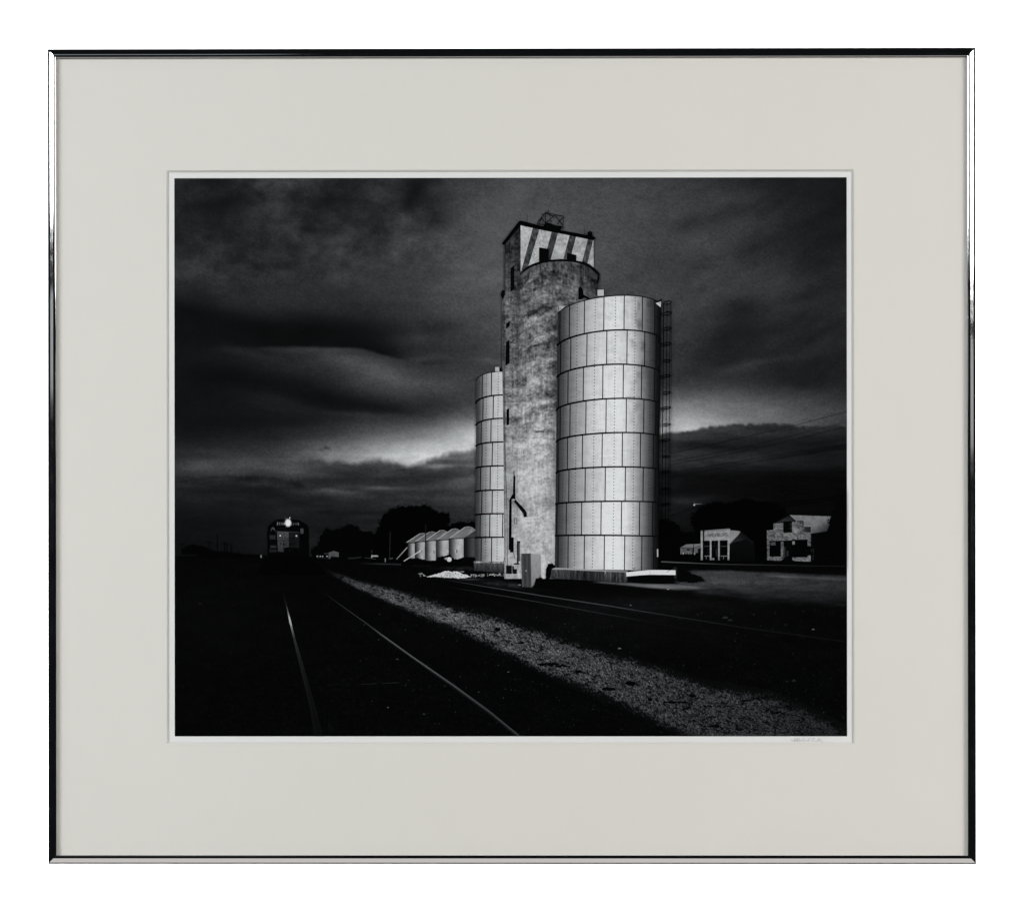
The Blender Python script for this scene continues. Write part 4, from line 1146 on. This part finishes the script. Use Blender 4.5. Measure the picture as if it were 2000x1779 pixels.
Ink('printed_shrubs').poly(rough([(1066, 1131), (1067, 1118), (1068, 1108), (1072, 1100), (1078, 1100), (1084, 1104), (1084, 1109), (1078, 1112), (1074, 1131)], 1.4, 1.6, 51, 0.7), 5).done()
k = Ink('printed_concrete_slab')
k.poly(rough([(1224, 1125), (1250, 1123), (1270, 1122), (1318, 1122.5), (1316, 1139), (1280, 1139.6), (1226, 1136)], 0.8, 2, 52), 5)
k.poly([(1312, 1112), (1318, 1107), (1323, 1108), (1323.6, 1130), (1318, 1130)], [40, 30, 24, 30, 40])
k.poly([(1223.2, 1117.7), (1246, 1115), (1269.8, 1113), (1296, 1113.2), (1319.8, 1113.7), (1319.8, 1122.8), (1269.8, 1122.4), (1250, 1123.4), (1224, 1125.8)], 214)
k.line([(1302, 1118), (1309, 1113.6)], 0.8, 70).line([(1269.8, 1113.4), (1269.8, 1122)], 0.7, 170)
k.done()
Ink('printed_post').rect(1283.6, 1072.5, 1286, 1087.6, 178).done()
# weeds by the slab
Ink('printed_shrubs').poly(rough([(1322, 1134), (1324, 1110), (1334, 1112), (1346, 1118), (1360, 1122), (1372, 1128), (1376, 1134), (1352, 1138)], 1.6, 2, 55, 0.7), 6).done()

# caged ladder
k = Ink('printed_ladder')
lift()
for top_, bot in [((1297.2, 594), (1292.8, 1020)), ((1303.6, 590), (1300, 1016)), ((1310, 592), (1306.2, 1012)), ((1312.6, 596), (1309.4, 1000))]:
    k.line([top_, bot], 2.0 if top_[0] < 1298 else (1.5 if top_[0] < 1312 else 0.9), 4, up=False)
for i, y in enumerate([591.5, 612.6, 642.4, 672, 705.3, 734.5, 767.4, 796.6, 829.5, 859.4, 892, 921.6, 954.6, 984.4]):
    cxh = 1304.6 - (y - 600) * 0.011; a = np.linspace(0, 2 * math.pi, 25)
    ry = 3.2 * (1 - (y - 590) / 640)
    k.line(np.stack([cxh + 7.6 * np.cos(a), y - ry * 0.35 * np.cos(a) + ry * np.sin(a)], -1), 1.7, 4)
    if i in (1, 3, 5, 7, 9, 11, 13):
        k.line([(1290.5, y - 0.5), (1297, y + 0.5)], 1.8, 10).line([(1291, y + 1), (1297, y + 7)], 1.6, 10)
k.done()

# relay cabinet beside the siding
k = Ink('printed_cabinet')
k.poly([(1044, 1128), (1060, 1128), (1062, 1147), (1044, 1148)], 6)
k.quad((1037, 1082), (1055.7, 1082), (1056.7, 1128), (1038.4, 1147), lambda x, y, u, v: 148 - 18 * v + 10 * fbm(x / 4, y / 6, 3, 110) - 90 * sstep(0.86, 1.0, v) * u, 1.5)
k.quad((1018.8, 1082), (1037.2, 1081.6), (1038.6, 1147.2), (1019.8, 1145.6), lambda x, y, u, v: 64 + 10 * np.sin(u * 14) + 8 * fbm(x / 2, y / 9, 3, 111), 1.4)
k.line([(1018.5, 1082), (1037, 1081.6)], 1.4, 30).line([(1027.8, 1083), (1028.6, 1146)], 0.8, 52).disc(1027.9, 1114.5, 1.4, 1.6, 150)
k.done()
Ink('printed_scrap').poly(rough([(1044, 1147), (1046, 1129), (1059, 1128), (1060, 1136), (1080, 1138), (1080, 1146), (1056, 1146)], 0.8, 2, 57), 6).done()

# pencil signature in the white margin
k = Ink('signature')
k.v = []


def sign(pts, t=150, w_=0.55):
    global LEVEL
    p = np.array(pts, float)
    n = len(p); y = 0.00025
    tg = np.gradient(p, axis=0); tg /= np.linalg.norm(tg, axis=1)[:, None] + 1e-9
    nr = np.stack([-tg[:, 1], tg[:, 0]], -1) * w_ / 2
    q = np.empty((2 * n, 2)); q[0::2] = p + nr; q[1::2] = p - nr
    kk = (D + y) / D
    k.v.append(np.stack([(q[:, 0] - 1000) * U * kk, np.full(2 * n, y), (889.5 - q[:, 1]) * U * kk - ROOT_Z], -1))
    k.c.append(ink_rgb(np.full(2 * n, t)))
    k.f += [(2 * i + k.n, 2 * i + 1 + k.n, 2 * i + 3 + k.n, 2 * i + 2 + k.n) for i in range(n - 1)]
    k.n += 2 * n


sign([(1544.5, 1444.6), (1547, 1445), (1550, 1447.4), (1552, 1441)])
for x in (1552, 1555, 1558):
    sign([(x, 1441), (x - 1, 1447.6), (x + 1.5, 1446), (x + 3.4, 1441)])
sign([(1560, 1447.5), (1562.5, 1443.5), (1561.6, 1447.6), (1564.5, 1444), (1564, 1447.4), (1566.5, 1446), (1569.5, 1440.6), (1568, 1447.6), (1571, 1444.6), (1571.6, 1447.6), (1573, 1445), (1575.5, 1444.6), (1575, 1447.6), (1578, 1445), (1581, 1440.4), (1579, 1447.6)])
sign([(1584.6, 1447.6), (1587, 1441.6), (1590, 1440.4), (1590.6, 1443), (1587, 1444.6), (1591, 1447.4), (1594, 1445), (1594.5, 1447.4), (1597, 1445.5), (1599, 1440.6), (1597.6, 1447.4), (1600.6, 1445.6), (1601.6, 1441.6), (1601.6, 1447.4), (1604, 1445), (1605, 1447.4), (1607, 1449)])
k.done()
